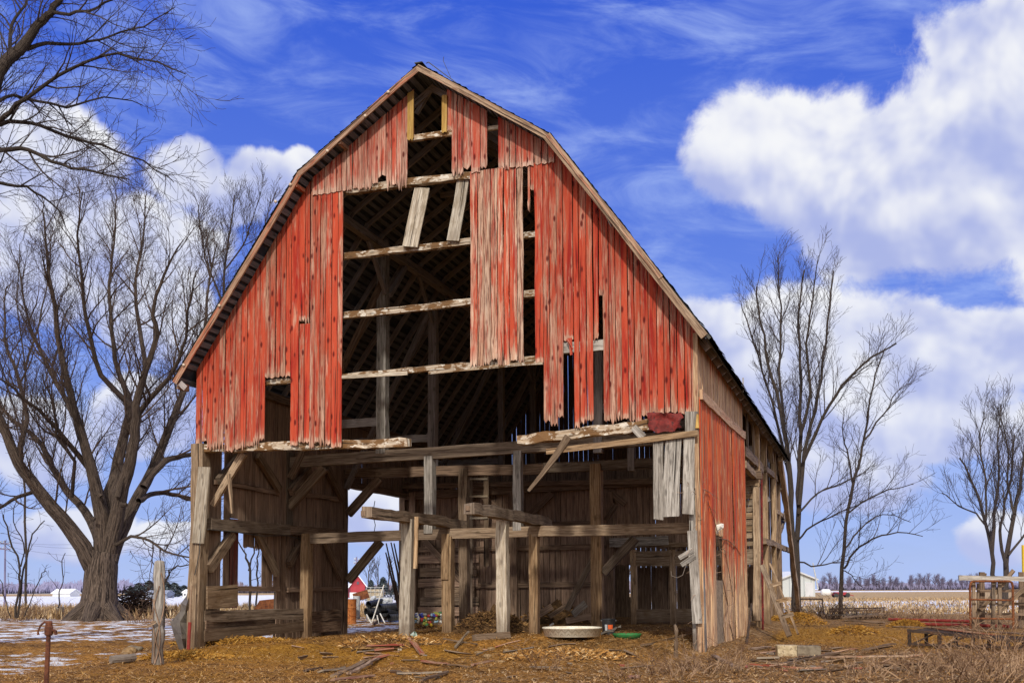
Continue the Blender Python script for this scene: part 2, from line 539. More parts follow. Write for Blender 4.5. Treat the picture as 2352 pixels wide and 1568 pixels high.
rake(3, M.raketan, w=.09, y=-OV - .032, off=.045, ext=(.02, -1.6))['label'] = 'narrow upper trim strip'
# ridge cap and the drooping lightning cable with its rod
m = MB(); m.timber((XC, -OV - .03, ZR + .03), (XC, YB, ZR + .015), .18, .03, (1, 0, 0), seg=1.2, jit=.02); m.build('ridge_cap', M.shingle, roof, local=True)
M.wire = plain('dark_wire', (.03, .03, .03), (.06, .055, .05), 9, .6, .4)
c1, c2, c3, c4 = (Vector((XC + .1, .8, ZR + .02)), Vector((XC + .05, 2.2, ZR + .62)), Vector((XC + .9, 2.4, ZR + .1)), Vector((XC + 1.35, 2.0, ZR - .62)))
m = MB(); m.tube([G(979, 146, 2.6), G(984, 143, 2.6), G(1020, 170, 2.6), G(1038, 183, 2.6), G(1052, 194, 2.6)], .012, 4); m.build('lightning_cable', M.wire, roof, local=True)
m = MB(); m.tube([G(1019, 131, 2.6), G(1018, 140, 2.6), G(1035, 178, 2.6)], .008, 4); m.build('lightning_rod', M.wire, roof, local=True)
# caps on the left rake, lookouts under the left overhang
M.cap = plain('pale_cap', (.5, .4, .3), (.6, .5, .4), 20)
for px, py in ((892, 212), (839, 267), (752, 347), (667, 424), (633, 463), (504, 702), (422, 838)):
    q = G(px, py, -OV - .035)
    m = MB(True); m.lathe(q, [(0, -.02), (.035, -.01), (.035, .02), (0, .03)], 8, axis=(0, -1, 0)); m.build('cap', M.cap, roof, local=True)
for x in (-W / 2 - 1.95, -W / 2 - 3.05):
    z = zunder(x) - .03
    m = MB(); m.timber((x, -OV + .02, z), (x, -.03, z), .08, .09, (1, 0, 0)); m.build('lookout', M.rakered, roof, local=True)
m = MB(); m.timber((XL + .1, -OV + .03, ZT - .12), (XL + .12, .0, ZT - .12), .16, .04, (0, 0, 1)); m.build('lookout', M.rakered, roof, local=True)
m = MB(); m.timber((XL + .16, -OV + .05, ZT - .06), (-W - .02, -OV + .05, ZT - .2), .12, .03, (0, 0, 1)); m.build('lookout', M.loft, roof, local=True)
# splintered strips hanging from the right rake
m = MB(); m.timber(G(1389, 487, -OV + .05), G(1404, 522, -OV + .1), .05, .02, (1, 0, 0), jit=.015, taper=.4); m.build('splinter', M.gray, roof, local=True)
m = MB(); m.timber(S(1707, 868, .3), S(1707, 900, .3), .05, .02, (0, 1, 0), jit=.015, taper=.4); m.build('splinter', M.gray, roof, local=True)
# rafters
NS = 24
for s in range(NS):
    y = .32 + (LEN - .5) * s / (NS - 1)
    for i in range(4):
        A, B, d, n = slope_frame(i)
        a, b = A - n * .17 + d * (.05 if i == 0 else .03), B - n * .17 - d * (.05 if i == 3 else .03)
        m = MB(); m.timber((a.x, y, a.z), (b.x, y, b.z), .055, .14, (0, 1, 0), seg=1.5, jit=.008); bp(m, 'rafter', M.loft)

# ---- gable siding
def line(p, q):
    """a straight line drawn in the photograph, as height over barn x in the gable plane"""
    A, B = G(*p), G(*q)
    return lambda x: A.z + (B.z - A.z) * (x - A.x) / (B.x - A.x)
def strip(mb, pxl, pxr, pym, top, bot, jag=0.0, pw=.145, y=0.0, th=.024, edge=.005, wearlen=.15, xl=None, xr=None):
    a = G(pxl, pym, y).x if xl is None else xl
    b = G(pxr, pym, y).x if xr is None else xr
    n = max(1, round((b - a) / pw))
    ws = [rnd.uniform(.82, 1.18) for _ in range(n)]; k = (b - a) / sum(ws)
    x = a
    for w_ in ws:
        w_ *= k
        g = rnd.uniform(.008, .024)
        x0, x1 = x + g / 2, x + w_ - g / 2
        xm = (x0 + x1) / 2
        zb = bot(xm) + (rnd.uniform(-jag * .55, jag * .7) if jag else 0)
        if x0 < XC < x1: x1 = XC
        mb.plank(x0, x1, zb, top(x0), top(x1), y, th, jag=jag, edge=edge, wearlen=wearlen, ncol=rnd.choice((3, 4, 5)) if jag > .05 else 2)
        x += w_
seam = line((717, 450), (1273, 373))
seam_lo = lambda x: seam(x) + .05
ROOF = zunder
UPY = -.026
mb = MB()
strip(mb, 717, 796, 430, ROOF, seam, .02, y=UPY)
strip(mb, 796, 868, 420, ROOF, line((796, 437), (868, 424)), .09, y=UPY)
strip(mb, 868, 886, 400, ROOF, line((868, 405), (886, 402)), .05, y=UPY)
strip(mb, 886, 936, 380, ROOF, line((886, 428), (936, 408)), .17, y=UPY)
strip(mb, 1037, 1064, 340, ROOF, line((1037, 396), (1064, 394)), .10, y=UPY)
strip(mb, 1064, 1082, 340, ROOF, line((1064, 386), (1082, 388)), .05, y=UPY)
strip(mb, 1082, 1103, 340, ROOF, line((1082, 399), (1103, 396)), .02, y=UPY)
strip(mb, 1103, 1119, 340, ROOF, line((1103, 383), (1119, 381)), .10, y=UPY)
strip(mb, 1143, 1170, 340, ROOF, line((1143, 384), (1170, 387)), .08, y=UPY)
strip(mb, 1170, 1273, 340, ROOF, seam, .02, y=UPY)
strip(mb, 936, 951, 270, ROOF, line((936, 318), (951, 316)), .05, y=UPY, pw=.10)
strip(mb, 1026, 1037, 270, ROOF, line((1026, 302), (1037, 300)), .06, y=UPY, pw=.10)
bp(mb, 'upper_gable_siding', M.redtop)
mb = MB()
mb.plank(G(938, 260).x, G(952, 260).x, G(945, 322).z, zunder(G(945, 260).x) - .05, zunder(G(945, 260).x), UPY - .03, .03, jag=.04); bp(mb, 'door_jamb', M.ochre)
mb = MB(); mb.plank(G(1017, 260).x, G(1029, 260).x, G(1023, 306).z, G(1023, 221).z, G(1023, 222).z, UPY - .03, .03, jag=.10); bp(mb, 'door_jamb', M.ochre)
# lower left panel
mb = MB()
topL = lambda x: min(zunder(x), seam_lo(x)) if x > G(717, 440).x - .02 else zunder(x)
strip(mb, 450, 516, 930, topL, line((450, 1017), (516, 1024)), .12, xl=-W - .01)
strip(mb, 516, 553, 930, topL, line((516, 1034), (553, 1034)), .05)
strip(mb, 553, 608, 930, topL, line((553, 1022), (608, 1014)), .13)
strip(mb, 608, 667, 860, topL, line((608, 868), (667, 862)), .03)
strip(mb, 667, 686, 900, topL, line((667, 1022), (686, 1026)), .13)
XG = G(688, 740).x
strip(mb, 686, 711, 900, line((686, 744), (711, 742)), line((686, 1022), (711, 1020)), .13)
strip(mb, 686, 711, 650, topL, line((686, 736), (711, 734)), .10)
strip(mb, 711, 786, 800, topL, line((711, 1018), (786, 1020)), .15)
bp(mb, 'left_gable_siding', M.red)
# hanging centre panel
mb = MB()
strip(mb, 1080, 1127, 620, seam_lo, line((1080, 838), (1127, 836)), .06)
strip(mb, 1127, 1142, 620, seam_lo, line((1127, 826), (1142, 824)), .10)
strip(mb, 1142, 1202, 620, seam_lo, line((1142, 836), (1202, 826)), .10, edge=.012)
bp(mb, 'centre_gable_siding', M.redmid)
mb = MB()
strip(mb, 1211, 1227, 420, seam_lo, line((1211, 462), (1227, 440)), .25, pw=.09)
strip(mb, 1228, 1248, 680, seam_lo, line((1228, 832), (1248, 830)), .02, edge=.012)
topR = lambda x: min(zunder(x), seam_lo(x)) if x < G(1273, 360).x + .02 else zunder(x)
strip(mb, 1248, 1294, 800, topR, line((1248, 976), (1294, 968)), .16)
strip(mb, 1294, 1317, 700, topR, line((1294, 783), (1317, 775)), .10)
strip(mb, 1318, 1363, 800, topR, line((1318, 976), (1363, 966)), .16)
strip(mb, 1364, 1375, 700, topR, line((1364, 778), (1375, 776)), .06, pw=.1)
strip(mb, 1375, 1384, 600, topR, line((1375, 690), (1384, 680)), .12, pw=.1)
strip(mb, 1385, 1490, 800, topR, line((1385, 965), (1490, 961)), .12)
strip(mb, 1490, 1602, 800, topR, line((1490, 948), (1602, 946)), .03, xr=.01)
bp(mb, 'right_gable_siding', M.red)
# loose splinters caught on the right panel
for a, b in (((1303, 778), (1316, 802)), ((1310, 776), (1312, 815))):
    mb = MB(); mb.timber(G(*a, -.06), G(*b, -.09), .07, .02, (1, 0, .3), taper=.5, jit=.02); bp(mb, 'loose_board', M.red)

# ---- framing members drawn in planes parallel to the gable
def beamG(name, p, q, v, px, mat, depth=.16, v2=None, seg=.5, jit=.012, wear=(0, 0), taper=1.0, ext=(0, 0)):
    a, b = G(p[0], p[1], v), G(q[0], q[1], v if v2 is None else v2)
    h = (G(p[0], p[1] - px / 2, v) - G(p[0], p[1] + px / 2, v)).length
    d = (b - a).normalized()
    a = a - d * ext[0]; b = b + d * ext[1]
    m = MB(); m.timber(a, b, depth, h, (0, 1, 0), seg=seg, jit=jit, wear=wear, taper=taper)
    return bp(m, name, mat)
def boardG(name, p, q, v, px, mat, th=.03, v2=None, jit=.008, taper=1.0, wear=(0, 0)):
    a, b = G(p[0], p[1], v), G(q[0], q[1], v if v2 is None else v2)
    d = (b - a).normalized()
    perp = Vector((-d.z, 0, d.x))
    s = 2440.15 / (EYEV - b2w(*a)).length
    m = MB(); m.timber(a, b, px / s, th, perp, seg=.4, jit=jit, taper=taper, wear=wear)
    return bp(m, name, mat)
def postG(name, px, ytop, v, wpx, mat, zb=-.1, depth=None, lean=0.0, ybot=None, jit=.014):
    a = G(px, ytop, v)
    s = 2440.15 / (EYEV - b2w(*a)).length
    w_ = wpx / s
    b = Vector((a.x + lean, v, zb)) if ybot is None else G(px, ybot, v) + Vector((lean, 0, 0))
    m = MB(); m.timber(b, a, w_, depth or w_, (1, 0, 0), seg=.45, jit=jit)
    return bp(m, name, mat)

V1, V2, V3 = 4.18, 7.4, 11.67
# gable girts and beams
beamG('loft_beam', (794, 439), (1088, 405), .11, 15, M.rot, .16, seg=.25, jit=.02)
beamG('girt', (940, 320), (1040, 306), .04, 12, M.rot, .1, seg=.3)
beamG('girt', (1119, 296), (1145, 293), .04, 9, M.pale, .06)
beamG('girt', (700, 599), (1300, 528), .17, 13, M.rot, .12, seg=.25, jit=.015)
beamG('girt', (620, 744), (1330, 667), .17, 14, M.rot, .12, seg=.25, jit=.015)
beamG('girt', (590, 880), (1290, 822), .17, 11, M.rot, .12, seg=.25, jit=.02)
boardG('girt', (785, 866), (936, 857), .02, 8, M.pale, .04); boardG('girt', (985, 856), (1247, 833), .02, 7, M.rot, .04)
beamG('girt', (1285, 800), (1392, 792), .10, 24, M.gray, .1)
beamG('sill_beam', (463, 1031), (939, 1015), .15, 18, M.rot, .2, seg=.2, jit=.03, wear=(0, 1))
beamG('fallen_beam', (1190, 1010), (1510, 975), .14, 21, M.rot, .18, seg=.2, jit=.035, wear=(1, 0), taper=1.15)
boardG('loose_board', (1255, 1037), (1603, 994), -.16, 13, M.tan, .06)
boardG('loose_board', (1306, 1003), (1215, 1125), -.22, 16, M.beam, .08, v2=-.1, jit=.02, taper=.45, wear=(0, 1))
boardG('loose_board', (1455, 980), (1478, 1004), -.1, 17, M.gray, .03)
# the two pale boards slanting under the loft beam
boardG('loose_board', (970, 432), (942, 567), .12, 36, M.pale, .035, v2=.02)
boardG('loose_board', (1064, 414), (1040, 553), .12, 28, M.pale, .035, v2=.02)
# three grey boards on the right bay and the strip below them
for pa, pb, wpx in (((1512, 1014), (1513, 1193), 22), ((1547, 1002), (1541, 1185), 37), ((1583, 1000), (1580, 1180), 25)):
    boardG('hanging_board', pa, pb, -.08 + rnd.uniform(-.02, .02), wpx, M.gray, .03, jit=.012, wear=(0, 1))
boardG('hanging_board', (1590, 1218), (1602, 1431), -.12, 21, M.gray, .03)
for pa, pb in (((1560, 1281), (1592, 1262)), ((1565, 1297), (1596, 1276))): boardG('loose_board', pa, pb, -.14, 11, M.gray, .03)
# corner posts
postG('post', 460, 1020, .12, 29, M.tan, -.45, lean=-.06, jit=.02)
boardG('post_facing', (470, 1072), (455, 1247), -.05, 30, M.pale, .05)
postG('post', 1594, 1040, .14, 26, M.gray, -.15, lean=.08, jit=.02)
boardG('rotten_corner', (1588, 945), (1586, 1000), -.05, 28, M.gray, .1, jit=.04, taper=.8)
boardG('rotten_corner', (1596, 952), (1598, 984), -.02, 16, M.ochre, .1, jit=.03)
m = MB(); m.timber((-.04, .02, .12), (-.02, .02, zunder(0) - .1), .09, .12, (1, 0, 0), jit=.02); bp(m, 'corner_board', M.bareside)
# crumpled red sheet at the right corner
m = MB(True)
A = G(1491, 990, -.13); B = G(1566, 945, -.13)
gx, gy = 12, 7
ids = []
for j in range(gy + 1):
    for i in range(gx + 1):
        x = A.x + (B.x - A.x) * i / gx; z = A.z + (B.z - A.z) * j / gy
        nz = mnoise.noise(Vector((x * 5, z * 6, 3)))
        ids.append(m.vert((x + .11 * mnoise.noise(Vector((x * 6, z * 8, 8))), -.14 - .11 * nz - .06 * (1 - j / gy) + .05 * mnoise.noise(Vector((x * 13, z * 15, 2))), z + .13 * mnoise.noise(Vector((x * 5, z * 3, 1))))))
for j in range(gy):
    for i in range(gx):
        a = j * (gx + 1) + i
        m.face((ids[a], ids[a + 1], ids[a + gx + 2], ids[a + gx + 1]), ((i * .1, j * .1), (i * .1 + .1, j * .1), (i * .1 + .1, j * .1 + .1), (i * .1, j * .1 + .1)))
M.redsheet = plain('red_sheet', (.10, .012, .010), (.19, .022, .018), 5, .7, .25, c3=(.05, .012, .012), bump=.5)
bp(m, 'metal_flashing', M.redsheet)

# ---- first bent (V1)
beamG('tie_beam', (662, 1062), (1602, 1002), V1, 25, M.beam, .2)
beamG('tie_beam', (706, 1237), (1031, 1226), V1, 23, M.beam, .2)
beamG('tie_beam', (1031, 1225), (1600, 1213), V1 + .01, 23, M.tan, .21)
postG('post', 659, 1040, V1, 26, M.beam, -.1, lean=-.14)
postG('post', 706, 1225, V1 - .02, 20, M.tan, -.1)
for px in (1227,): postG('post', px, 1226, V1, 20, M.tan, -.1)
postG('post', 1029, 1232, V1 - .02, 23, M.tan, -.1, jit=.02)
boardG('post_facing', (1023, 1225), (1021, 1330), V1 - .18, 18, M.tan, .03)
postG('post', 987, 1048, V1 - .01, 21, M.gray, ybot=1225)
postG('post', 1190, 1036, V1 - .01, 19, M.gray, ybot=1218)
postG('post', 878, 540, V1, 21, M.gray, ybot=1042)
postG('post', 1374, 800, V1, 20, M.loft, ybot=1040)
boardG('brace', (664, 1164), (745, 1074), V1, 20, M.beam, .14)
boardG('brace', (560, 1040), (488, 1160), .35, 18, M.tan, .1, taper=.7)
boardG('brace', (525, 1088), (533, 1178), .2, 9, M.tan, .03, taper=.6)
# ---- floor beams that run back from the missing gable floor onto the lower tie beam
def run_back(name, p, q, v0, v1, px, mat, hz=0):
    a = G(p[0], p[1], v0); b = G(q[0], q[1], v1)
    b.x = a.x + (b.x - a.x) * 1.0
    s = 2440.15 / (EYEV - b2w(*a)).length
    m = MB(); m.timber(a, b, px / s * 1.0, px / s, (1, 0, 0), seg=.3, jit=.03, wear=(1, 0))
    return bp(m, name, mat)
run_back('floor_beam', (842, 1176), (1062, 1207), -.5, V1 + 1.0, 25, M.beam)
run_back('floor_beam', (1078, 1168), (1258, 1204), -.65, V1 + .9, 26, M.beam)
m = MB(); m.box(G(834, 1185, -.52), .1, .02, .12); bp(m, 'mortise', M.dark)
m = MB(); m.box(G(1074, 1172, -.685), .09, .02, .1); bp(m, 'mortise', M.dark)
postG('post', 939, 1192, 1.7, 26, M.pale, -.05, lean=-.07, jit=.02)
boardG('post_facing', (957, 1186), (954, 1305), 1.55, 9, M.tan, .05)
postG('post', 1155, 1196, 1.54, 25, M.pale, -.05, jit=.022)
# ---- second bent (V2)
beamG('tie_beam', (795, 1087), (1250, 1076), V2, 22, M.dark, .2)
beamG('tie_beam', (1250, 1074), (1600, 1059), V2 + .01, 22, M.beam, .2)
postG('post', 788, 1080, V2, 18, M.dark, -.1)
postG('post', 1067, 1076, V2, 20, M.beam, -.1)
postG('post', 1370, 1066, V2, 25, M.tan, -.1)
postG('post', 994, 692, V2, 18, M.loft, ybot=1080)
boardG('brace', (800, 1180), (873, 1098), V2, 19, M.dark, .14)
boardG('brace', (800, 1333), (874, 1243), V2, 19, M.beam, .14)
boardG('brace', (1386, 1315), (1460, 1235), V2, 20, M.beam, .14)
boardG('brace', (1302, 1400), (1364, 1280), V2 + .5, 13, M.beam, .08)
boardG('brace', (1392, 1195), (1415, 1158), V2 + .6, 13, M.beam, .08)
# braces under and over the left wall girts
def boardS(name, p, q, u, px, mat, th=.1, jit=.01, taper=1.0):
    a, b = S(p[0], p[1], u), S(q[0], q[1], u)
    d = (b - a).normalized(); perp = Vector((0, -d.z, d.y))
    s = 2440.15 / (EYEV - b2w(*a)).length
    m = MB(); m.timber(a, b, px / s, th, perp, seg=.4, jit=jit, taper=taper)
    return bp(m, name, mat)
LX = -W + .12
boardS('tie_girt', (478, 1203), (660, 1216), LX + .1, 26, M.beam, .2); boardS('tie_girt', (660, 1216), (790, 1226), LX + .1, 21, M.dark, .2)
boardS('wall_girt', (492, 1106), (642, 1132), LX, 11, M.inner, .06); boardS('wall_girt', (668, 1130), (784, 1147), LX, 11, M.inner, .06)
boardS('wall_girt', (538, 1351), (640, 1352), LX, 11, M.inner, .06); boardS('wall_girt', (660, 1354), (784, 1352), LX, 10, M.inner, .06)
for p, q in (((592, 1045), (642, 1125)), ((552, 1046), (502, 1104)), ((752, 1074), (786, 1145)), ((712, 1078), (668, 1130)), ((590, 1222), (636, 1318)), ((748, 1242), (783, 1326)), ((702, 1232), (664, 1296)), ((535, 1225), (480, 1305))):
    boardS('brace', p, q, LX + .08, 17 if p[0] != 535 else 22, M.beam if p[0] < 600 else M.dark, .12)
# ---- left wall siding seen from inside
mb = MB()
def wallstrip(mb, u, y0, y1, zb, zt, pw=.17, th=.022, out=1, jag=0.0, gap=(.004, .016), wearlen=.3):
    n = max(1, round((y1 - y0) / pw)); y = y0
    for i in range(n):
        w_ = (y1 - y0) / n; g = rnd.uniform(*gap)
        a, b = y + g / 2, y + w_ - g / 2
        B = zb((a + b) / 2) if callable(zb) else zb
        T = zt((a + b) / 2) if callable(zt) else zt
        mb.plank(a, b, B, T, T, u, th, axis='y', out=out, jag=jag, wearlen=wearlen)
        y += w_
ZE = zunder(-W) - .02
yh0, yh1, yh2 = S(551, 1300, LX).y, S(606, 1300, LX).y, S(640, 1300, LX).y
wallstrip(mb, LX - .06, .25, S(512, 1300, LX).y, -.2, ZE)
yr_ = S(531, 1300, LX).y; zr_ = S(540, 1190, LX).z
wallstrip(mb, LX - .06, S(518, 1300, LX).y, yr_, lambda y: S(540, 1395, LX).z, ZE)
wallstrip(mb, LX - .06, yr_, yh0, zr_, ZE)
mb2 = MB(); wallstrip(mb2, LX - .06, yr_, yh0, lambda y: S(540, 1395, LX).z, zr_ - .01); tag(bp(mb2, 'left_wall_siding', wood('dim_red_boards', (.16, .08, .06), (.24, .14, .11), (.05, .025, .02), (.13, .03, .022), (.09, .014, .01), .55, .7)), 'reddish wall boards beside the gap')
wallstrip(mb, LX - .06, yh0, S(563, 1300, LX).y, S(557, 1222, LX).z, ZE)
wallstrip(mb, LX - .06, S(563, 1300, LX).y, yh1, S(585, 1256, LX).z, ZE, jag=.08)
wallstrip(mb, LX - .06, yh1, yh2, S(620, 1350, LX).z, ZE, jag=.06)
wallstrip(mb, LX - .06, yh2, V2 + .1, -.2, ZE)
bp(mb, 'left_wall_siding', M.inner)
mb = MB(); 
boardS('loose_board', (475, 1372), (545, 1366), LX + .2, 50, M.tan, .03)
# wagon-door bay: header over it, far jamb, wall above
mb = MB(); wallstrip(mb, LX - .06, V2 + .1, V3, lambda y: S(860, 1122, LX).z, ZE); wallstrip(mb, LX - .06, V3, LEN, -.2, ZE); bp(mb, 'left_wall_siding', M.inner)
boardS('wall_plate', (798, 1112), (928, 1136), LX + .02, 15, M.dark, .2)
m = MB(); m.timber((-W + .12, .2, ZE - .1), (-W + .12, LEN, ZE - .1), .2, .2, (1, 0, 0), seg=1); bp(m, 'wall_plate', M.dark)
m = MB(); m.timber((-.12, .2, ZE - .05), (-.12, LEN, ZE - .05), .2, .2, (1, 0, 0), seg=1); bp(m, 'wall_plate', M.dark)
m = MB(); m.timber((-W + .06, V3 - .12, -.1), (-W + .06, V3 - .12, ZE - .2), .2, .2, (1, 0, 0)); bp(m, 'post', M.dark)
# the low plank fence inside the left bay
pA, pB = Vector((-W + .34, .15, 0)), Vector((G(700, 1440, V1 - .15).x, V1 - .15, 0))
def between(name, px0, py0, px1, py1, w, mat, th=.035):
    a = G(px0, py0, .15); b = G(px1, py1, V1 - .15)
    m = MB(); m.timber(a, b, w, th, (0, 0, 1), seg=.4, jit=.02); return bp(m, name, mat)
between('fence_plank', 470, 1415, 696, 1408, .26, M.beam); between('fence_plank', 472, 1436, 640, 1428, .24, M.dark); between('fence_plank', 470, 1460, 696, 1436, .26, M.beam)
for yy in (1418, 1443): boardS('fence_plank', (700, yy), (782, yy - 8), LX + .35, 24, M.dark, .04)
# ---- partition across the barn (V3)
mb = MB()
zt3 = G(1100, 1128, V3).z
def pstrip(mb, pxl, pxr, zb, zt, v=V3, pw=.2, gap=.02):
    a, b = G(pxl, 1300, v).x, G(pxr, 1300, v).x
    n = max(1, round((b - a) / pw)); x = a
    for i in range(n):
        w_ = (b - a) / n; g = rnd.uniform(.006, gap) * (2.2 if rnd.random() < .18 else 1)
        mb.plank(x + g / 2, x + w_ - g / 2, zb + rnd.uniform(0, .1), zt, zt, v, .024, jag=.03, ncol=2)
        x += w_
pstrip(mb, 925, 1400, .05, zt3 + .1)
pstrip(mb, 1400, 1450, G(1425, 1300, V3).z, zt3 + .1)
pstrip(mb, 1450, 1700, G(1500, 1262, V3).z, zt3 + .1)
bp(mb, 'partition_siding', M.inner)
mb = MB(); pstrip(mb, 925, 1745, zt3 + .1, zt3 + .75, pw=.17, v=V3 + .3); bp(mb, 'partition_siding', M.dark)
beamG('tie_beam', (925, 1139), (1750, 1090), V3 - .1, 18, M.dark, .2)
beamG('tie_beam', (925, 1117), (1600, 1100), V3 - .3, 11, M.dark, .12)
for x, y, x2, y2 in ((948, 1214, 1120, 1210), (1095, 1207, 1365, 1202), (950, 1262, 1400, 1254), (1000, 1345, 1365, 1341)):
    beamG('partition_girt', (x, y), (x2, y2), V3 - .08, 11, M.dark, .06)
for y, x0, x1 in ((1283, 960, 1100), (1313, 965, 1095), (1338, 960, 1098), (1360, 975, 1090), (1380, 965, 1100), (1403, 960, 1098)):
    boardG('partition_plank', (x0, y + 1), (x1, y - 1), V3 - .12, rnd.uniform(18, 21), M.beam if x0 % 2 else M.inner, .03)
for p, q in (((1040, 1199), (1085, 1142)), ((1110, 1140), (1150, 1176)), ((1208, 1190), (1268, 1132)), ((976, 1242), (1060, 1330)), ((1400, 1128), (1436, 1158))): boardG('brace', p, q, V3 - .16, 14, M.dark, .1)
for px in (950, 1180, 1400): postG('post', px, 1130, V3 - .12, 16, M.dark, -.1)
# ladder fixed between the bents
lad = bp(MB().timber(G(1083, 1080, V3 - .9), G(1083, 1420, V3 - .9), .09, .05, (1, 0, 0)), 'ladder', M.beam)
m = MB(); m.timber(G(1117, 1082, V3 - .9), G(1117, 1300, V3 - .9), .16, .05, (1, 0, 0)); m.build('rail', M.beam, lad, local=True)
for py in (1100, 1140, 1190): m = MB(); m.timber(G(1078, py, V3 - .95), G(1120, py - 1, V3 - .95), .06, .03, (0, 0, 1)); m.build('rung', M.pale, lad, local=True)
# stall front at the right end of the partition
zf = lambda px, py, v=V3 - .05: G(px, py, v)
for x in (1455, 1545, 1640): postG('stall_post', x, 1262, V3 - .1, 13, M.tan, -.1)
for y, h in ((1252, 10), (1282, 34), (1414, 30)): beamG('stall_plank', (1452, y), (1742, y - 4), V3 - .16, h, M.tan, .04)
boardG('stall_plank', (1400, 1246), (1535, 1240), V3 - .3, 20, M.gray, .04)
for k in range(9): boardG('stall_slat', (1655, 1112 + k * 15), (1742, 1108 + k * 15), V3 - .05, 12, M.tan, .03)
m = MB(); a = zf(1470, 1420, V3 + 1.0); b = zf(1740, 1300, V3 + 1.0)
pstrip(m, 1452, 1735, a.z, b.z, v=V3 + 1.0); bp(m, 'stall_back', M.dark)
# ---- loft framing: purlins, struts, ties for each bent
for sx in (-1, 1):
    x = XC + sx * (UK - .06)
    m = MB(); m.timber((x, .25, ZK - .42), (x, LEN, ZK - .42), .2, .2, (1, 0, 0), seg=.8); bp(m, 'purlin', M.loft)
for v in (V1, V2, 13.3, 17):
    for sx in (-1, 1):
        xp = XC + sx * (UK - .06); xw = XC + sx * (W / 2 - .15)
        if not (v in (V1, V2) and sx == -1) and not (v == V1 and sx == 1):
            m = MB(); m.timber((xp, v, zt3 if v > V3 else 4.6), (xp, v, ZK - .5), .19, .19, (1, 0, 0)); bp(m, 'purlin_post', M.loft)
        m = MB(); m.timber((xw, v - .12, 4.4), (xp + sx * .1, v - .12, ZK - 1.3), .12, .16, (0, 1, 0)); bp(m, 'strut', M.loft if v != V1 else M.dark)
        for dy in (-1, 1):
            m = MB(); m.timber((xp, v + dy * .12, ZK - 1.6), (xp, v + dy * 1.15, ZK - .5), .1, .12, (1, 0, 0)); bp(m, 'brace', M.loft)
        m = MB(); m.timber((xw, v - .05, 5.8), (xp, v - .05, 5.8), .06, .22, (0, 1, 0)); bp(m, 'strut', M.loft)
for v in (V1, 9.5, 14.5): m = MB(); m.timber((XC - 1.4, v, ZR - 1.1), (XC + 1.4, v, ZR - 1.1), .05, .14, (0, 1, 0)); bp(m, 'collar_tie', M.loft)
m = MB(); m.timber(G(990, 205, .4), G(956, 262, .4), .08, .09, (0, 1, 0)); bp(m, 'brace', M.loft)
# ---- back gable
mb = MB()
hx0, hx1 = G(1422, 1330, LEN).x, G(1450, 1330, LEN).x
hz0, hz1 = G(1435, 1370, LEN).z, G(1435, 1296, LEN).z
def backstrip(a, b, zb, zt=None, gapmax=.012):
    n = max(1, round((b - a) / .2)); x = a
    for i in range(n):
        w_ = (b - a) / n; g = rnd.uniform(.002, gapmax) * (3 if rnd.random() < .08 else 1)
        x0, x1 = x + g / 2, x + w_ - g / 2
        mb.plank(x0, x1, zb, zunder(x0) if zt is None else zt, zunder(x1) if zt is None else zt, LEN, .024, out=1)
        x += w_
backstrip(-W, XC, -.2); backstrip(XC, hx0, -.2); backstrip(hx0, hx1, hz1); backstrip(hx0, hx1, -.2, hz0); backstrip(hx1, 0, -.2)
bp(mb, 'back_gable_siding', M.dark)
# ---- right wall: red siding on the first two bays
YR = S(1707, 1100, 0).y
trim = lambda y: S(1610, 912, 0).z + (y - S(1610, 912, 0).y) * (S(1705, 1000, 0).z - S(1610, 912, 0).z) / (S(1705, 1000, 0).y - S(1610, 912, 0).y)
mb = MB(); wallstrip(mb, .0, .03, YR, lambda y: trim(y) + .02, ZE, pw=.10, out=1, jag=.01, wearlen=1.1); bp(mb, 'upper_wall_siding', M.redside)
mb = MB()
yg0, yg1 = S(1643, 1350, 0).y, S(1660, 1350, 0).y
wallstrip(mb, .035, .0, yg0, .12, lambda y: trim(y) - .05, pw=.085, jag=.05, wearlen=2.3, gap=(.006, .018))
wallstrip(mb, .035, yg0, yg1, S(1651, 1228, 0).z, lambda y: trim(y) - .05, pw=.085, jag=.03)
y1_ = S(1683, 1350, 0).y
wallstrip(mb, .035, yg1, y1_, .08, lambda y: trim(y) - .05, pw=.08, jag=.05, wearlen=2.3, gap=(.006, .018))
wallstrip(mb, .05, y1_ + .12, YR, .05, lambda y: trim(y) - .05, pw=.10, jag=.06, wearlen=2.4, gap=(.012, .04))
bp(mb, 'lower_wall_siding', M.redside)
m = MB(); m.timber((.06, .0, trim(0) - .0), (.06, YR, trim(YR)), .06, .2, (1, 0, 0)); bp(m, 'wall_trim', M.bareside)
M.concrete = plain('old_concrete', (.24, .18, .12), (.36, .28, .19), 4, .95, .1, c3=(.12, .085, .055), bump=.5)
m = MB(); m.box((-.16, (yg0 + yg1) / 2, -.2), .34, 1.3, 1.75); m.box((-.16, YR / 2 + .4, -.3), .3, YR - .8, .42); bp(m, 'foundation', M.concrete)
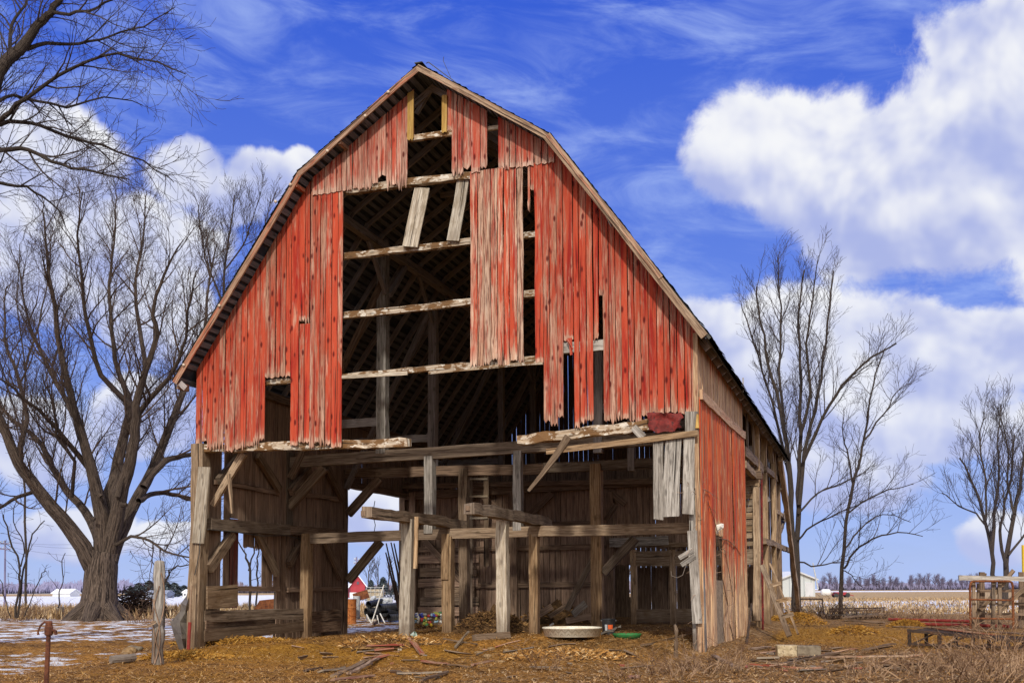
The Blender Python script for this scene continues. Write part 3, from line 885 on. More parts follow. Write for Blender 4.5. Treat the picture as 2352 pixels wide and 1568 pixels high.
# the open bays behind
for y, w_ in ((YR + .1, .2), (V3 + .7, .22), (15.3, .2)): m = MB(); m.timber((-.12, y, -.1), (-.12, y, ZE - .1), w_, .2, (0, 1, 0), jit=.015); bp(m, 'post', M.tan)
for px in (1716, 1729, 1742):
    q = S(px, 980, -.1); m = MB(); m.timber((-.1, q.y, S(px, 1070, -.1).z), (-.1, q.y, ZE - .05), .14, .05, (0, 1, 0)); bp(m, 'stud', M.beam)
for p, q, px in (((1708, 1036), (1749, 1079), 22), ((1708, 1066), (1744, 1106), 16), ((1756, 1076), (1803, 1118), 13), ((1782, 1174), (1810, 1190), 9), ((1756, 1242), (1820, 1264), 13)):
    boardS('wall_girt', p, q, -.1, px, M.tan, .14, jit=.02)
for p, q, px in (((1776, 1040), (1777, 1245), 13), ((1778, 1250), (1783, 1420), 14), ((1792, 1050), (1836, 1408), 22), ((1797, 1120), (1806, 1170), 9), ((1808, 1172), (1790, 1230), 9), ((1768, 1010), (1772, 1060), 13)):
    boardS('leaning_post' if p[0] == 1792 else 'stud', p, q, -.1 if p[0] != 1792 else .1, px, M.tan, .16, jit=.02)
m = MB(); m.tube([S(1749, 1090, .08), S(1750, 1250, .08), S(1752, 1445, .08)], .035, 6); bp(m, 'drain_pipe', M.redsheet)
boardS('stud', (1737, 1120), (1740, 1425), -.05, 17, M.tan, .2, jit=.02)
# ================================================================== LIGHT AND SKY
SUN_AZ = R(180 - (-18.65 + 13) )      # bearing of the sun, clockwise from +Y: behind the camera, a little to the right
SUN_EL = R(34)
sdir = Vector((math.sin(SUN_AZ) * math.cos(SUN_EL), math.cos(SUN_AZ) * math.cos(SUN_EL), math.sin(SUN_EL)))
sl = bpy.data.lights.new('sun', 'SUN'); sl.energy = 3.1; sl.angle = R(2.5); sl.color = (1, .93, .82)
so = bpy.data.objects.new('sun', sl); COL.objects.link(so); so.rotation_euler = sdir.to_track_quat('Z', 'Y').to_euler()
so.location = (0, -20, 40)

world = bpy.data.worlds.new('World'); scene.world = world; world.use_nodes = True
t = NT(world.node_tree)
bg = t.N['Background']
sky = t.n('ShaderNodeTexSky', sky_type='NISHITA', sun_disc=False, sun_elevation=SUN_EL, sun_rotation=SUN_AZ)
sky.air_density = 1.0; sky.dust_density = .3; sky.ozone_density = 2.5
tc = t.n('ShaderNodeTexCoord')
sp = t.n('ShaderNodeSeparateXYZ'); t.put(sp.inputs[0], tc.outputs['Generated'])
az = t.math('ARCTAN2', sp.outputs[0], sp.outputs[1]); el = t.math('ARCSINE', sp.outputs[2])
def ae(px, py):
    d = ray(px, py).normalized()
    return math.atan2(d.x, d.y), math.asin(d.z)
def blob_union(P, blobs):
    """soft union of ellipses, and how high inside its ellipse a direction lies"""
    out = num = den = None
    for bx, by, rx, ry in blobs:
        a, e = ae(bx, by)
        v = t.n('ShaderNodeVectorMath', operation='SUBTRACT'); t.put(v.inputs[0], P); v.inputs[1].default_value = (a, e, 0)
        v2 = t.n('ShaderNodeVectorMath', operation='MULTIPLY'); t.put(v2.inputs[0], v.outputs[0]); v2.inputs[1].default_value = (2440 / rx, 2440 / ry, 0)
        ln = t.n('ShaderNodeVectorMath', operation='LENGTH'); t.put(ln.inputs[0], v2.outputs[0])
        k = t.math('SUBTRACT', 1.0, ln.outputs['Value'])
        out = k if out is None else t.math('SMOOTH_MAX', out, k, .14)
        w = t.math('MAXIMUM', k, 0.0)
        yy = t.n('ShaderNodeSeparateXYZ'); t.put(yy.inputs[0], v2.outputs[0])
        num = t.math('MULTIPLY_ADD', w, yy.outputs[1], num if num is not None else 0.0)
        den = t.math('ADD', den, w) if den is not None else w
    return t.math('MAXIMUM', out, -.25), t.math('DIVIDE', num, t.math('ADD', den, .02))
CUM = [(1750, 350, 210, 160), (1900, 400, 250, 200), (2110, 410, 290, 230), (2260, 290, 230, 280), (2370, 120, 170, 190), (2000, 520, 220, 140), (2280, 480, 230, 150),
       (1640, 800, 170, 160), (1780, 790, 200, 180), (1960, 840, 280, 200), (2160, 860, 230, 160), (2330, 790, 170, 110), (1900, 1000, 320, 150), (2150, 1000, 190, 90), (1960, 1090, 220, 100),
       (2300, 1240, 110, 70), (2340, 1000, 120, 90),
       (430, 405, 110, 95), (610, 410, 120, 75), (520, 460, 140, 70), (690, 380, 60, 50), (120, 360, 190, 130), (330, 560, 260, 130), (100, 640, 160, 120), (380, 730, 170, 130),
       (80, 1010, 180, 120), (330, 960, 150, 110), (355, 1240, 75, 50), (430, 1225, 70, 30), (180, 1230, 150, 70), (870, 1180, 180, 80), (-200, 500, 300, 300), (2600, 500, 300, 400)]
P = t.xyz(az, el)
P_up = t.xyz(t.math('ADD', az, .008), t.math('ADD', el, .022))
uni, yloc = blob_union(P, CUM)
n1 = t.noise(P, 12, 10, .63, .25); n1s = t.noise(P, 8, 4, .52, .15); n1u = t.noise(P_up, 8, 4, .52, .15)
n2 = t.noise(P, 5.0, 3, .5)
d0 = t.math('ADD', uni, t.math('ADD', t.math('MULTIPLY', t.math('SUBTRACT', n1, .5), 1.0), t.math('MULTIPLY', t.math('SUBTRACT', n2, .5), .42)))
mask = t.ramp(d0, .08, .32)
lit = t.ramp(t.math('ADD', t.math('MULTIPLY', yloc, .42), t.math('MULTIPLY', t.math('SUBTRACT', n1s, n1u), 2.9)), -.40, .52)
# thin cirrus
P2 = t.xyz(t.math('ADD', t.math('MULTIPLY', az, 4.0), t.math('MULTIPLY', el, 3.2)), t.math('MULTIPLY', el, 13.0))
ci = t.noise(P2, 1.7, 8, .62, .8)
cov = t.noise(t.xyz(az, el), 4.2, 3, .5)
cir = t.math('MULTIPLY', t.ramp(t.math('ADD', ci, t.math('MULTIPLY', t.math('SUBTRACT', cov, .5), .75)), .36, .82), .75)
haze = t.ramp(el, .30, .0, smooth=False)
deep = t.ramp(el, .10, .52, smooth=False)
base = t.mix(deep, (.20, .33, .88), (.036, .115, .74))
base = t.mix(t.math('MULTIPLY', t.math('POWER', haze, 2.2), .8), base, (.52, .62, .90))
# the physical sky supplies the gradient in brightness around the horizon and behind the camera
nish = t.mix(1.0, sky.outputs[0], (.055, .068, .105), 'MULTIPLY')
base = t.mix(.18, base, nish)
ccol = t.mix(lit, (.42, .48, .80), (.96, .965, .97))
ccol = t.mix(t.math('MULTIPLY', haze, .35), ccol, (.62, .68, .92))
c = t.mix(cir, base, (.42, .55, .95))
c = t.mix(t.math('MULTIPLY', mask, .95), c, ccol)
# unseen bright cloud added behind the camera to fill the open gable with soft light
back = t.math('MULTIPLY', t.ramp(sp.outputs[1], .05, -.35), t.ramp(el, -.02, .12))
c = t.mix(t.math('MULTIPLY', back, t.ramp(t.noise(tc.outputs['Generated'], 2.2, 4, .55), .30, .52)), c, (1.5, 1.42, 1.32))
c = t.mix(t.ramp(el, -.005, -.03), c, (.18, .15, .10))
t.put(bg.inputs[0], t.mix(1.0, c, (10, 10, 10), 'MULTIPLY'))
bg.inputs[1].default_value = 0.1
scene.view_settings.view_transform = 'Standard'
scene.view_settings.look = 'None'
scene.view_settings.exposure = 0
scene.cycles.use_denoising = True
scene.cycles.denoiser = 'OPENIMAGEDENOISE'
scene.cycles.denoising_input_passes = 'RGB_ALBEDO_NORMAL'
scene.cycles.denoising_prefilter = 'NONE'
scene.cycles.denoising_quality = 'HIGH'
scene.cycles.use_adaptive_sampling = False
scene.cycles.diffuse_bounces = 3
scene.cycles.max_bounces = 6
scene.cycles.sample_clamp_indirect = 2.0
scene.cycles.caustics_reflective = False
scene.cycles.caustics_refractive = False

# ================================================================== GROUND
def axis(lo, hi, step, far_lo, far_hi, g=1.22):
    a = [lo]
    while a[-1] < hi: a.append(a[-1] + step)
    s = step; x = a[-1]
    while x < far_hi: s *= g; x += s; a.append(x)
    s = step; x = lo; b = []
    while x > far_lo: s *= g; x -= s; b.append(x)
    return list(reversed(b)) + a
gxs = axis(-15, 16, .115, -9000, 9000); gys = axis(13, 38, .115, -600, 9000)
def snow_at(x, y):
    q = w2b(Vector((x, y, 0)))
    s = 0.0
    if x < 5 and q.x < -W + .3:
        s = max(s, .53 * sst(25, 31, y) * sst(56, 47, y))                      # band in front of the left field
        s = max(s, .72 * sst(19.5, 17.2, y) * sst(-9.2, -6.6, x) * 0 + .80 * math.exp(-((x + 6.9) / 1.6) ** 2 - ((y - 18.2) / 1.5) ** 2))
        s = max(s, .6 * math.exp(-((x + 8.2) / 1.2) ** 2 - ((y - 23.5) / 2.2) ** 2))
        s = max(s, .48 * sst(-6, -9, x) * sst(30, 24, y))
    if x > 0: s = max(s, .74 * sst(46, 54, y) * sst(130, 90, y))               # stubble with snow between the rows
    if x < 0: s = max(s, .50 * sst(52, 60, y) * sst(80, 72, y)); s = max(s, 1.0 * sst(78, 90, y) * sst(420, 300, y))
    s = max(s, .9 * sst(330, 420, y) * sst(700, 500, y) if x > 0 else 0)
    s = max(s, .9 * sst(900, 1300, y))
    return s
def field_at(x, y):
    return sst(45, 54, y)
def gold_at(x, y):
    """loose golden hay"""
    q = w2b(Vector((x, y, 0)))
    g = math.exp(-((x - 10.5) / 4.5) ** 2 - ((y - 30) / 6.5) ** 2) * sst(.1, .8, q.x)
    g = max(g, .75 * sst(-5.5, -1.5, q.y) * sst(.8, -.8, q.y) * sst(-3.5, -6, q.x) * sst(-W - 2.5, -W + .5, q.x))
    g = max(g, .45 * math.exp(-((x + 5.5) / 3.0) ** 2 - ((y - 17) / 2.0) ** 2))
    return g
mb = MB(True)
idx = {}
cols = []
for j, y in enumerate(gys):
    for i, x in enumerate(gxs):
        idx[i, j] = mb.vert((x, y, gz(x, y)))
        cols.append((snow_at(x, y), field_at(x, y), gold_at(x, y), 1.0))
for j in range(len(gys) - 1):
    for i in range(len(gxs) - 1):
        mb.face((idx[i, j], idx[i + 1, j], idx[i + 1, j + 1], idx[i, j + 1]), ((0, 0),) * 4, .5)
m, t, bs = newmat('yard_and_field', .95, .1)
zn = t.n('ShaderNodeSeparateColor'); t.put(zn.inputs[0], t.n('ShaderNodeAttribute', attribute_name='zone').outputs['Color'])
gpos = t.n('ShaderNodeNewGeometry').outputs['Position']
nA = t.noise(gpos, .55, 6, .6); nB = t.noise(gpos, 3.1, 6, .65); nC = t.noise(gpos, 19, 5, .7); nD = t.noise(gpos, .9, 8, .68, .3)
dirt = t.mix(t.ramp(nB, .36, .64), (.12, .054, .014), (.42, .21, .05))
dirt = t.mix(t.ramp(nA, .42, .62), dirt, (.41, .19, .035))
dirt = t.mix(t.math('MULTIPLY', t.ramp(nC, .56, .66), .8), dirt, (.46, .33, .17))
dirt = t.mix(t.math('MULTIPLY', t.ramp(nC, .46, .38), .85), dirt, (.05, .024, .010))
dirt = t.mix(t.math('MULTIPLY', t.ramp(t.noise(gpos, 1.5, 6, .7, .4), .46, .36), .55), dirt, (.085, .04, .014))
spx = t.n('ShaderNodeSeparateXYZ'); t.put(spx.inputs[0], gpos)
dull = t.mix(t.ramp(nC, .40, .60), (.085, .048, .024), (.30, .19, .095))
dull = t.mix(t.ramp(nB, .56, .66), dull, (.38, .29, .19))
dull = t.mix(t.ramp(nB, .42, .34), dull, (.045, .026, .014))
dirt = t.mix(t.math('MULTIPLY', t.ramp(t.math('ADD', spx.outputs[0], t.math('MULTIPLY', t.math('SUBTRACT', nA, .5), 9.0)), -1.0, 6.0), .62), dirt, dull)
gold = t.mix(t.ramp(nC, .35, .65), (.25, .11, .012), (.46, .24, .04))
col = t.mix(t.math('MULTIPLY', t.ramp(t.math('ADD', zn.outputs[2], t.math('MULTIPLY', t.math('SUBTRACT', nB, .5), .8)), .22, .6), .85), dirt, gold)
spf = t.n('ShaderNodeSeparateXYZ'); t.put(spf.inputs[0], gpos)
rows = t.noise(t.xyz(t.math('MULTIPLY', spf.outputs[0], .25), t.math('MULTIPLY', spf.outputs[1], 1.3), 0.0), 1.0, 6, .7)
fld = t.mix(t.ramp(rows, .35, .65), (.36, .24, .12), (.50, .36, .20))
col = t.mix(zn.outputs[1], col, fld)
stretch = t.noise(t.xyz(t.math('MULTIPLY', spf.outputs[0], .8), t.math('MULTIPLY', spf.outputs[1], .9), 4.0), 1.6, 8, .7, .2)
sm = t.math('ADD', zn.outputs[0], t.math('MULTIPLY', t.math('SUBTRACT', stretch, .5), 1.5))
sm = t.math('MULTIPLY', t.ramp(sm, .50, .62), t.ramp(zn.outputs[0], .02, .2))
col = t.mix(sm, col, (.78, .80, .84))
t.put(bs.inputs['Base Color'], col)
bpn = t.n('ShaderNodeBump'); bpn.inputs['Strength'].default_value = 1.0; bpn.inputs['Distance'].default_value = .10
t.put(bpn.inputs['Height'], t.math('ADD', nB, t.math('MULTIPLY', nC, .6))); t.put(bs.inputs['Normal'], bpn.outputs[0])
M.ground = m
ground = mb.build('ground', M.ground)
ca = ground.data.color_attributes.new('zone', 'FLOAT_COLOR', 'POINT')
ca.data.foreach_set('color', [c for q in cols for c in q])
tag(ground, kind='structure')

# ---- ground cover nobody could count: straw, chips and stubble
def blades(name, mat, n, sampler, lmin, lmax, wdt, tilt, seedv):
    r = random.Random(seedv)
    m = MB()
    for _ in range(n):
        q = sampler(r)
        if q is None: continue
        x, y = q
        z = gz(x, y)
        a = r.uniform(0, 2 * math.pi); L = r.uniform(lmin, lmax); ti = r.uniform(*tilt)
        d = Vector((math.cos(a) * math.cos(ti), math.sin(a) * math.cos(ti), math.sin(ti)))
        s = Vector((-d.y, d.x, 0)); s = s.normalized() if s.length > 1e-4 else Vector((1, 0, 0))
        w_ = wdt * r.uniform(.6, 1.4)
        p = Vector((x, y, z + r.uniform(-.005, .03)))
        b = Vector((r.uniform(-.25, .25), r.uniform(-.25, .25), r.uniform(-.15, .12))) * L
        rr = r.random()
        i0 = m.vert(p - s * w_); i1 = m.vert(p + s * w_)
        mid = p + d * L * .5 + b * .4
        i2 = m.vert(mid + s * w_); i3 = m.vert(mid - s * w_)
        e = p + d * L + b * .2
        i4 = m.vert(e)
        m.face((i0, i1, i2, i3), ((0, 0), (1, 0), (1, 1), (0, 1)), rr)
        m.face((i3, i2, i4), ((0, 0), (1, 0), (.5, 1)), rr)
    return tag(m.build(name, mat), kind='stuff')
def strawmat(name, c1, c2, c3):
    m, t, bs = newmat(name, .8, .2)
    ra = t.n('ShaderNodeAttribute', attribute_name='rnd').outputs['Fac']
    col = t.mix(t.ramp(ra, .1, .6), c1, c2); col = t.mix(t.ramp(ra, .75, .95), col, c3)
    t.put(bs.inputs['Base Color'], col)
    return m
M.straw = strawmat('brown_straw', (.09, .038, .011), (.38, .19, .05), (.60, .41, .20))
M.hay = strawmat('golden_hay', (.16, .07, .01), (.34, .165, .025), (.46, .27, .07))
M.darkhay = strawmat('dark_matted_hay', (.045, .022, .010), (.15, .08, .03), (.28, .16, .06))
M.stub = strawmat('corn_stubble', (.22, .13, .06), (.48, .33, .17), (.62, .48, .30))
def near_s(r):
    y = 14.5 + 14 * r.random() ** 1.6
    x = r.uniform(-.50, .50) * y
    if snow_at(x, y) > .55 and r.random() < .75: return None
    return x, y
blades('straw_litter', M.straw, 75000, near_s, .04, .17, .0048, (-.05, .35), 11)
def gold_s(r):
    x, y = r.uniform(-9, 17), r.uniform(15, 42)
    return (x, y) if r.random() < gold_at(x, y) * 1.1 else None
blades('loose_hay', M.hay, 90000, gold_s, .07, .22, .0048, (-.05, .45), 12)
def stub_r(r):
    y = 50 + 75 * r.random() ** 1.5; x = y * r.uniform(.22, .52)
    return x, y
blades('field_stubble', M.stub, 11000, stub_r, .10, .30, .026, (.3, 1.5), 13)
def stub_l(r):
    y = 46 + 26 * r.random(); x = y * r.uniform(-.52, -.06)
    return x, y
blades('field_stubble', M.stub, 12000, stub_l, .2, .65, .022, (.6, 1.5), 14)
def ins_s(r):
    q = b2w(r.uniform(-W, 0), r.uniform(-.5, 11), 0)
    return q.x, q.y
blades('straw_litter', M.straw, 16000, ins_s, .06, .20, .005, (-.05, .3), 15)
def clods(name, mat, n, sampler, smin, smax, seedv):
    r = random.Random(seedv); m = MB()
    for _ in range(n):
        q = sampler(r)
        if q is None: continue
        x, y = q; z = gz(x, y); sz = smin + (smax - smin) * r.random() ** 2.5
        ps = [m.vert((x + sz * dx * r.uniform(.6, 1.3), y + sz * dy * r.uniform(.6, 1.3), z + sz * dz * r.uniform(.5, 1))) for dx, dy, dz in ((1, 0, .1), (0, 1, .1), (-1, 0, .1), (0, -1, .1), (.2, .1, .8), (.5, -.5, .55))]
        rr = r.random()
        for f in ((0, 1, 4), (1, 2, 4), (2, 3, 4), (3, 5, 4), (5, 0, 4), (3, 0, 5)): m.face(f, ((0, 0),) * 3, rr)
    return tag(m.build(name, mat), kind='stuff')
M.clod = strawmat('earth_clods', (.045, .02, .008), (.20, .095, .03), (.33, .19, .08))
def clod_s(r):
    y = 14.3 + 12 * r.random() ** 1.5; x = y * r.uniform(-.5, .5)
    q = w2b(Vector((x, y, 0)))
    if mnoise.noise(Vector((x * .6, y * .6, 3))) < r.uniform(-.35, .3): return None
    return x, y
def chip_s(r):
    y = 14.3 + 9 * r.random() ** 1.3; x = y * r.uniform(-.05, .5)
    return x, y
M.chips = strawmat('pale_chips', (.14, .08, .035), (.38, .25, .13), (.54, .41, .25))
blades('chaff_and_chips', M.chips, 9000, chip_s, .03, .13, .011, (-.05, .25), 33)
clods('earth_clods', M.clod, 22000, clod_s, .012, .085, 31)

# ================================================================== TREES
def bark(name, c1, c2, c3, su=9, sv=2.2):
    m, t, bs = newmat(name, .9, .15)
    uv = t.n('ShaderNodeUVMap'); s = t.n('ShaderNodeSeparateXYZ'); t.put(s.inputs[0], uv.outputs[0])
    a = t.math('MULTIPLY', s.outputs[0], 6.2832)
    P = t.xyz(t.math('MULTIPLY', t.math('COSINE', a), su), t.math('MULTIPLY', t.math('SINE', a), su), t.math('MULTIPLY', s.outputs[1], sv))
    g = t.noise(P, .8, 5, .62, .4)
    h = t.noise(P, 2.6, 4, .6)
    col = t.mix(t.ramp(g, .38, .60), c1, c2); col = t.mix(t.math('MULTIPLY', t.ramp(h, .5, .66), .7), col, c3)
    t.put(bs.inputs['Base Color'], col)
    bp_ = t.n('ShaderNodeBump'); bp_.inputs['Strength'].default_value = .9; bp_.inputs['Distance'].default_value = .08
    t.put(bp_.inputs['Height'], t.math('ADD', g, t.math('MULTIPLY', h, .5))); t.put(bs.inputs['Normal'], bp_.outputs[0])
    return m
M.bark = bark('maple_bark', (.022, .016, .014), (.12, .088, .068), (.23, .175, .14), 11, 1.5)
M.bark2 = bark('dark_bark', (.035, .028, .024), (.085, .066, .055), (.13, .10, .08))
M.twig = plain('bare_twigs', (.050, .034, .027), (.085, .058, .044), 1.2, .9, .1, bump=0, detail=2)
M.twig2 = plain('grey_twigs', (.042, .034, .034), (.075, .062, .06), 1.2, .9, .1, bump=0, detail=2)

class Tree:
    def __init__(self, seed, prm):
        self.r = random.Random(seed); self.p = prm
        self.wood, self.crown = MB(True), MB(True)
    def limb(self, pts, rad, lvl=0, spawn=True, start=.25, sides=None, n=None, crown=False):
        mb = self.crown if (lvl >= 1 or crown) else self.wood
        mb.tube(pts, rad, sides or (9 if lvl == 0 else 5 if lvl == 1 else 3), r=self.r.random(), cap=False)
        if not spawn or lvl >= self.p['max']: return
        L = [0.0]
        for a, b in zip(pts, pts[1:]): L.append(L[-1] + (b - a).length)
        tot = L[-1]
        n = n if n is not None else max(2, int(self.p['dens'][lvl] * tot * self.r.uniform(.85, 1.15)))
        for k in range(n):
            tt = start + (1 - start) * ((k + self.r.random()) / n)
            s = tt * tot
            i = 0
            while i < len(L) - 2 and L[i + 1] < s: i += 1
            f = (s - L[i]) / max(1e-6, L[i + 1] - L[i])
            p = pts[i].lerp(pts[i + 1], f); tan = (pts[i + 1] - pts[i]).normalized()
            rr = rad[i] + (rad[i + 1] - rad[i]) * f
            self.branch(p, tan, rr, tt, lvl + 1)
    def branch(self, p, tan, rpar, tt, lvl):
        P, r = self.p, self.r
        ang = r.uniform(*P['ang'])
        perp = tan.orthogonal().normalized()
        perp = (perp * math.cos(q := r.uniform(0, 2 * math.pi)) + tan.cross(perp) * math.sin(q)).normalized()
        d = (tan * math.cos(ang) + perp * math.sin(ang))
        d.z += P['up'][lvl]; d.normalize()
        L = P['len'][lvl] * r.uniform(.55, 1.25) * (1.15 - P.get('tipk', .55) * tt)
        r0 = min(rpar * .62, P['rad'][lvl] * (L / P['len'][lvl]))
        k = P['seg'][lvl]
        pts = [p.copy()]; rad = [r0]
        for i in range(k):
            d = d + Vector((r.uniform(-1, 1), r.uniform(-1, 1), r.uniform(-1, 1))) * P['wob'] + Vector((0, 0, P['lift'][lvl]))
            d.normalize()
            pts.append(pts[-1] + d * (L / k)); rad.append(max(P['tip'], r0 * (1 - .85 * (i + 1) / k)))
        self.limb(pts, rad, lvl, start=.15)
    def finish(self, name, label, group=None, mats=None, loc=None, cat='tree'):
        xs = self.wood.v[0] if self.wood.v else self.crown.v[0]
        root = thing(name, label, cat, loc if loc is not None else Vector(xs), group)
        if self.wood.v: self.wood.build('trunk', (mats or (M.bark, M.twig))[0], root)
        if self.crown.v: self.crown.build('crown', (mats or (M.bark, M.twig))[1], root)
        return root

def pxlimb(pts, Y, dy=0.0, w=None, wob=.1, rng=rnd):
    """limb drawn through photograph directions at depth Y, drifting dy towards its tip"""
    out = []
    n = len(pts)
    for i, (x, y) in enumerate(pts):
        out.append(AT(x, y, Y + dy * i / max(1, n - 1)))
    # smooth: subdivide once with Catmull-Rom
    res, rr = [], []
    for i in range(n - 1):
        p0, p1, p2, p3 = out[max(0, i - 1)], out[i], out[i + 1], out[min(n - 1, i + 2)]
        for f in (0, .33, .67):
            a = p1 * 2; b = p2 - p0; c = p0 * 2 - p1 * 5 + p2 * 4 - p3; d = p1 * 3 - p0 - p2 * 3 + p3
            res.append((a + b * f + c * f * f + d * f ** 3) * .5)
    res.append(out[-1])
    m = len(res)
    res = [p + Vector((rng.uniform(-1, 1), rng.uniform(-1, 1), rng.uniform(-1, 1))) * (wob * (0 if i in (0,) else 1)) for i, p in enumerate(res)]
    if w:
        k = len(w) - 1
        for i in range(m):
            t_ = i / (m - 1) * k; j = min(k - 1, int(t_)); rr.append((w[j] + (w[j + 1] - w[j]) * (t_ - j)) / 2 * Y / 2440)
    return res, rr

BIG = dict(max=3, dens=(1.9, 3.4, 5.2), len=(0, 3.1, 1.4, .70), rad=(0, .048, .018, .009), tip=.006, seg=(0, 6, 4, 3), ang=(.45, 1.05), up=(0, .30, .20, .12), lift=(0, .10, .07, .05), wob=.20)
Y = 46
T = Tree(3, BIG)
base = GZ(225, 1412); Yb = base.y
trunk_px = [(226, 1436), (226, 1425), (227, 1395), (230, 1350), (234, 1300), (238, 1265)]
p, r_ = pxlimb(trunk_px, Y, 0, (136, 120, 88, 74, 72, 62), .02); T.limb(p, r_, spawn=False, sides=18)
for k in range(7):     # root flare
    a = k / 7 * 6.28 + .3; c = AT(227, 1390, Y); q = Vector((AT(226, 1420, Y).x, Y, base.z))
    T.limb([c + Vector((math.cos(a) * .35, math.sin(a) * .35, 0)), q + Vector((math.cos(a) * .95, math.sin(a) * .95, .12)), q + Vector((math.cos(a) * 1.6, math.sin(a) * 1.6, -.35))], [.45, .36, .22], spawn=False, sides=7)
LIMBS = [
 ([(222, 1310), (190, 1255), (140, 1190), (85, 1120), (40, 1060), (0, 960), (-40, 880)], -3, (50, 44, 38, 34, 30, 26, 20)),
 ([(240, 1275), (208, 1195), (165, 1140), (130, 1090), (105, 1040), (75, 1000), (30, 965), (-30, 900)], 3, (30, 22, 20, 18, 15, 12, 9)),
 ([(236, 1290), (232, 1180), (215, 1090), (190, 1000), (160, 900), (137, 800), (127, 700), (108, 600), (98, 480)], -2, (46, 38, 30, 24, 20, 17, 13, 9, 4)),
 ([(245, 1280), (252, 1160), (268, 1080), (285, 1000), (298, 930), (272, 860), (257, 760), (252, 650), (262, 560), (268, 450)], 4, (50, 42, 32, 26, 20, 15, 13, 10, 7, 3)),
 ([(250, 1270), (275, 1150), (298, 1060), (312, 980), (312, 930), (335, 850), (360, 770), (352, 700), (378, 630), (420, 550)], -4, (44, 36, 30, 26, 22, 18, 14, 11, 8, 3)),
 ([(252, 1290), (275, 1230), (306, 1160), (350, 1080), (390, 980), (420, 900), (445, 840), (470, 760), (480, 650), (500, 560)], 6, (42, 36, 32, 28, 24, 19, 15, 11, 8, 4)),
 ([(330, 1118), (370, 1066), (410, 1050), (450, 1042), (520, 1010), (580, 960)], 3, (20, 17, 15, 13, 10, 5)),
 ([(318, 1150), (345, 1136), (395, 1134), (445, 1149), (500, 1160)], 4, (15, 14, 13, 12, 8)),
 ([(252, 1262), (300, 1232), (345, 1244), (395, 1270), (440, 1278)], -3, (9, 8, 7, 6, 4)),
 ([(85, 1125), (40, 1142), (0, 1165), (-40, 1180)], -3, (11, 10, 8, 5)),
 ([(190, 1000), (168, 950), (130, 880), (88, 800), (62, 720), (42, 600)], 4, (18, 15, 13, 10, 7, 3)),
 ([(215, 1090), (160, 1020), (110, 960), (50, 910), (0, 870)], -4, (16, 13, 11, 8, 5)),
 ([(285, 1000), (330, 930), (385, 870), (420, 800), (430, 720), (450, 620)], -5, (16, 14, 12, 9, 7, 3)),
 ([(298, 930), (230, 860), (205, 760), (190, 660), (180, 540), (188, 440)], -5, (16, 13, 11, 9, 6, 3)),
 ([(335, 850), (320, 740), (310, 640), (330, 540), (335, 440)], 4, (13, 11, 8, 6, 3)),
 ([(40, 1060), (60, 960), (40, 860), (10, 780), (15, 660)], 3, (16, 13, 10, 8, 4)),
 ([(165, 1140), (170, 1060), (130, 1000), (125, 930), (95, 860)], -4, (10, 9, 8, 6, 4)),
]
for pts, dy, w in LIMBS:
    p, r_ = pxlimb(pts, Y, dy, [x * (.92 - .22 * i / (len(w) - 1)) for i, x in enumerate(w)], .045); T.limb(p, r_, start=.22)
for a, b, w in (((232, 1140), (222, 1128), 12), ((278, 1160), (292, 1158), 12), ((218, 1192), (210, 1188), 8), ((270, 1140), (281, 1105), 14)):   # broken stubs
    p, r_ = pxlimb([a, b], Y - .9, 0, (w, w * .7), 0); T.limb(p, r_, spawn=False, sides=6)
T.finish('maple_tree', 'huge bare maple with a thick furrowed trunk left of the barn', loc=Vector((base.x, base.y, base.z)))

# the nearer tree whose limbs reach in from the left edge
T = Tree(5, dict(BIG, dens=(3.0, 3.6, 4.6), len=(0, 1.9, 1.0, .5), rad=(0, .03, .013, .008), tip=.0048, up=(0, .02, 0, 0), lift=(0, .03, .02, .01), wob=.26, ang=(.4, 1.0)))
Y = 25
for pts, dy, w in [
 ([(-250, 1600), (-235, 1200), (-205, 800), (-130, 480), (-60, 300), (0, 165), (45, 112), (85, 62), (118, 28), (140, -5), (150, -60)], 0, (90, 80, 70, 54, 40, 30, 26, 20, 17, 14, 10)),
 ([(-205, 800), (-120, 560), (-60, 420), (0, 345), (70, 348), (140, 380), (215, 395), (290, 415)], -2, (40, 30, 22, 12, 9, 7, 5, 3)),
 ([(-130, 480), (-60, 330), (0, 282), (70, 285), (150, 310), (235, 335), (330, 372), (400, 420)], 2, (30, 20, 11, 9, 8, 6, 4, 2)),
 ([(-60, 300), (0, 278), (40, 240), (110, 190), (180, 150), (270, 128), (360, 145), (425, 172)], -2, (18, 12, 10, 8, 7, 5, 4, 2)),
 ([(45, 112), (110, 100), (180, 98), (250, 85), (330, 60), (400, 20)], 2, (12, 9, 7, 5, 4, 2)),
 ([(0, 165), (20, 120), (30, 60), (60, 10), (70, -40)], 2, (12, 10, 8, 6, 4)),
 ([(118, 28), (180, 30), (240, 10), (300, -20)], -1, (9, 7, 5, 3)),
 ([(-60, 420), (0, 420), (60, 430), (120, 470), (150, 520)], 1, (9, 8, 6, 4, 2)),
 ([(-60, 300), (-10, 230), (60, 225), (150, 245), (240, 225), (330, 240)], 3, (12, 9, 7, 6, 4, 2)),
]:
    p, r_ = pxlimb(pts, Y, dy, w, .04); T.limb(p, r_, start=.30 if len(pts) < 11 else .45)
b = GZ(-250, 1560)
T.finish('overhanging_tree', 'bare tree with limbs reaching in from the upper left corner', loc=b, mats=(M.bark2, M.twig2))

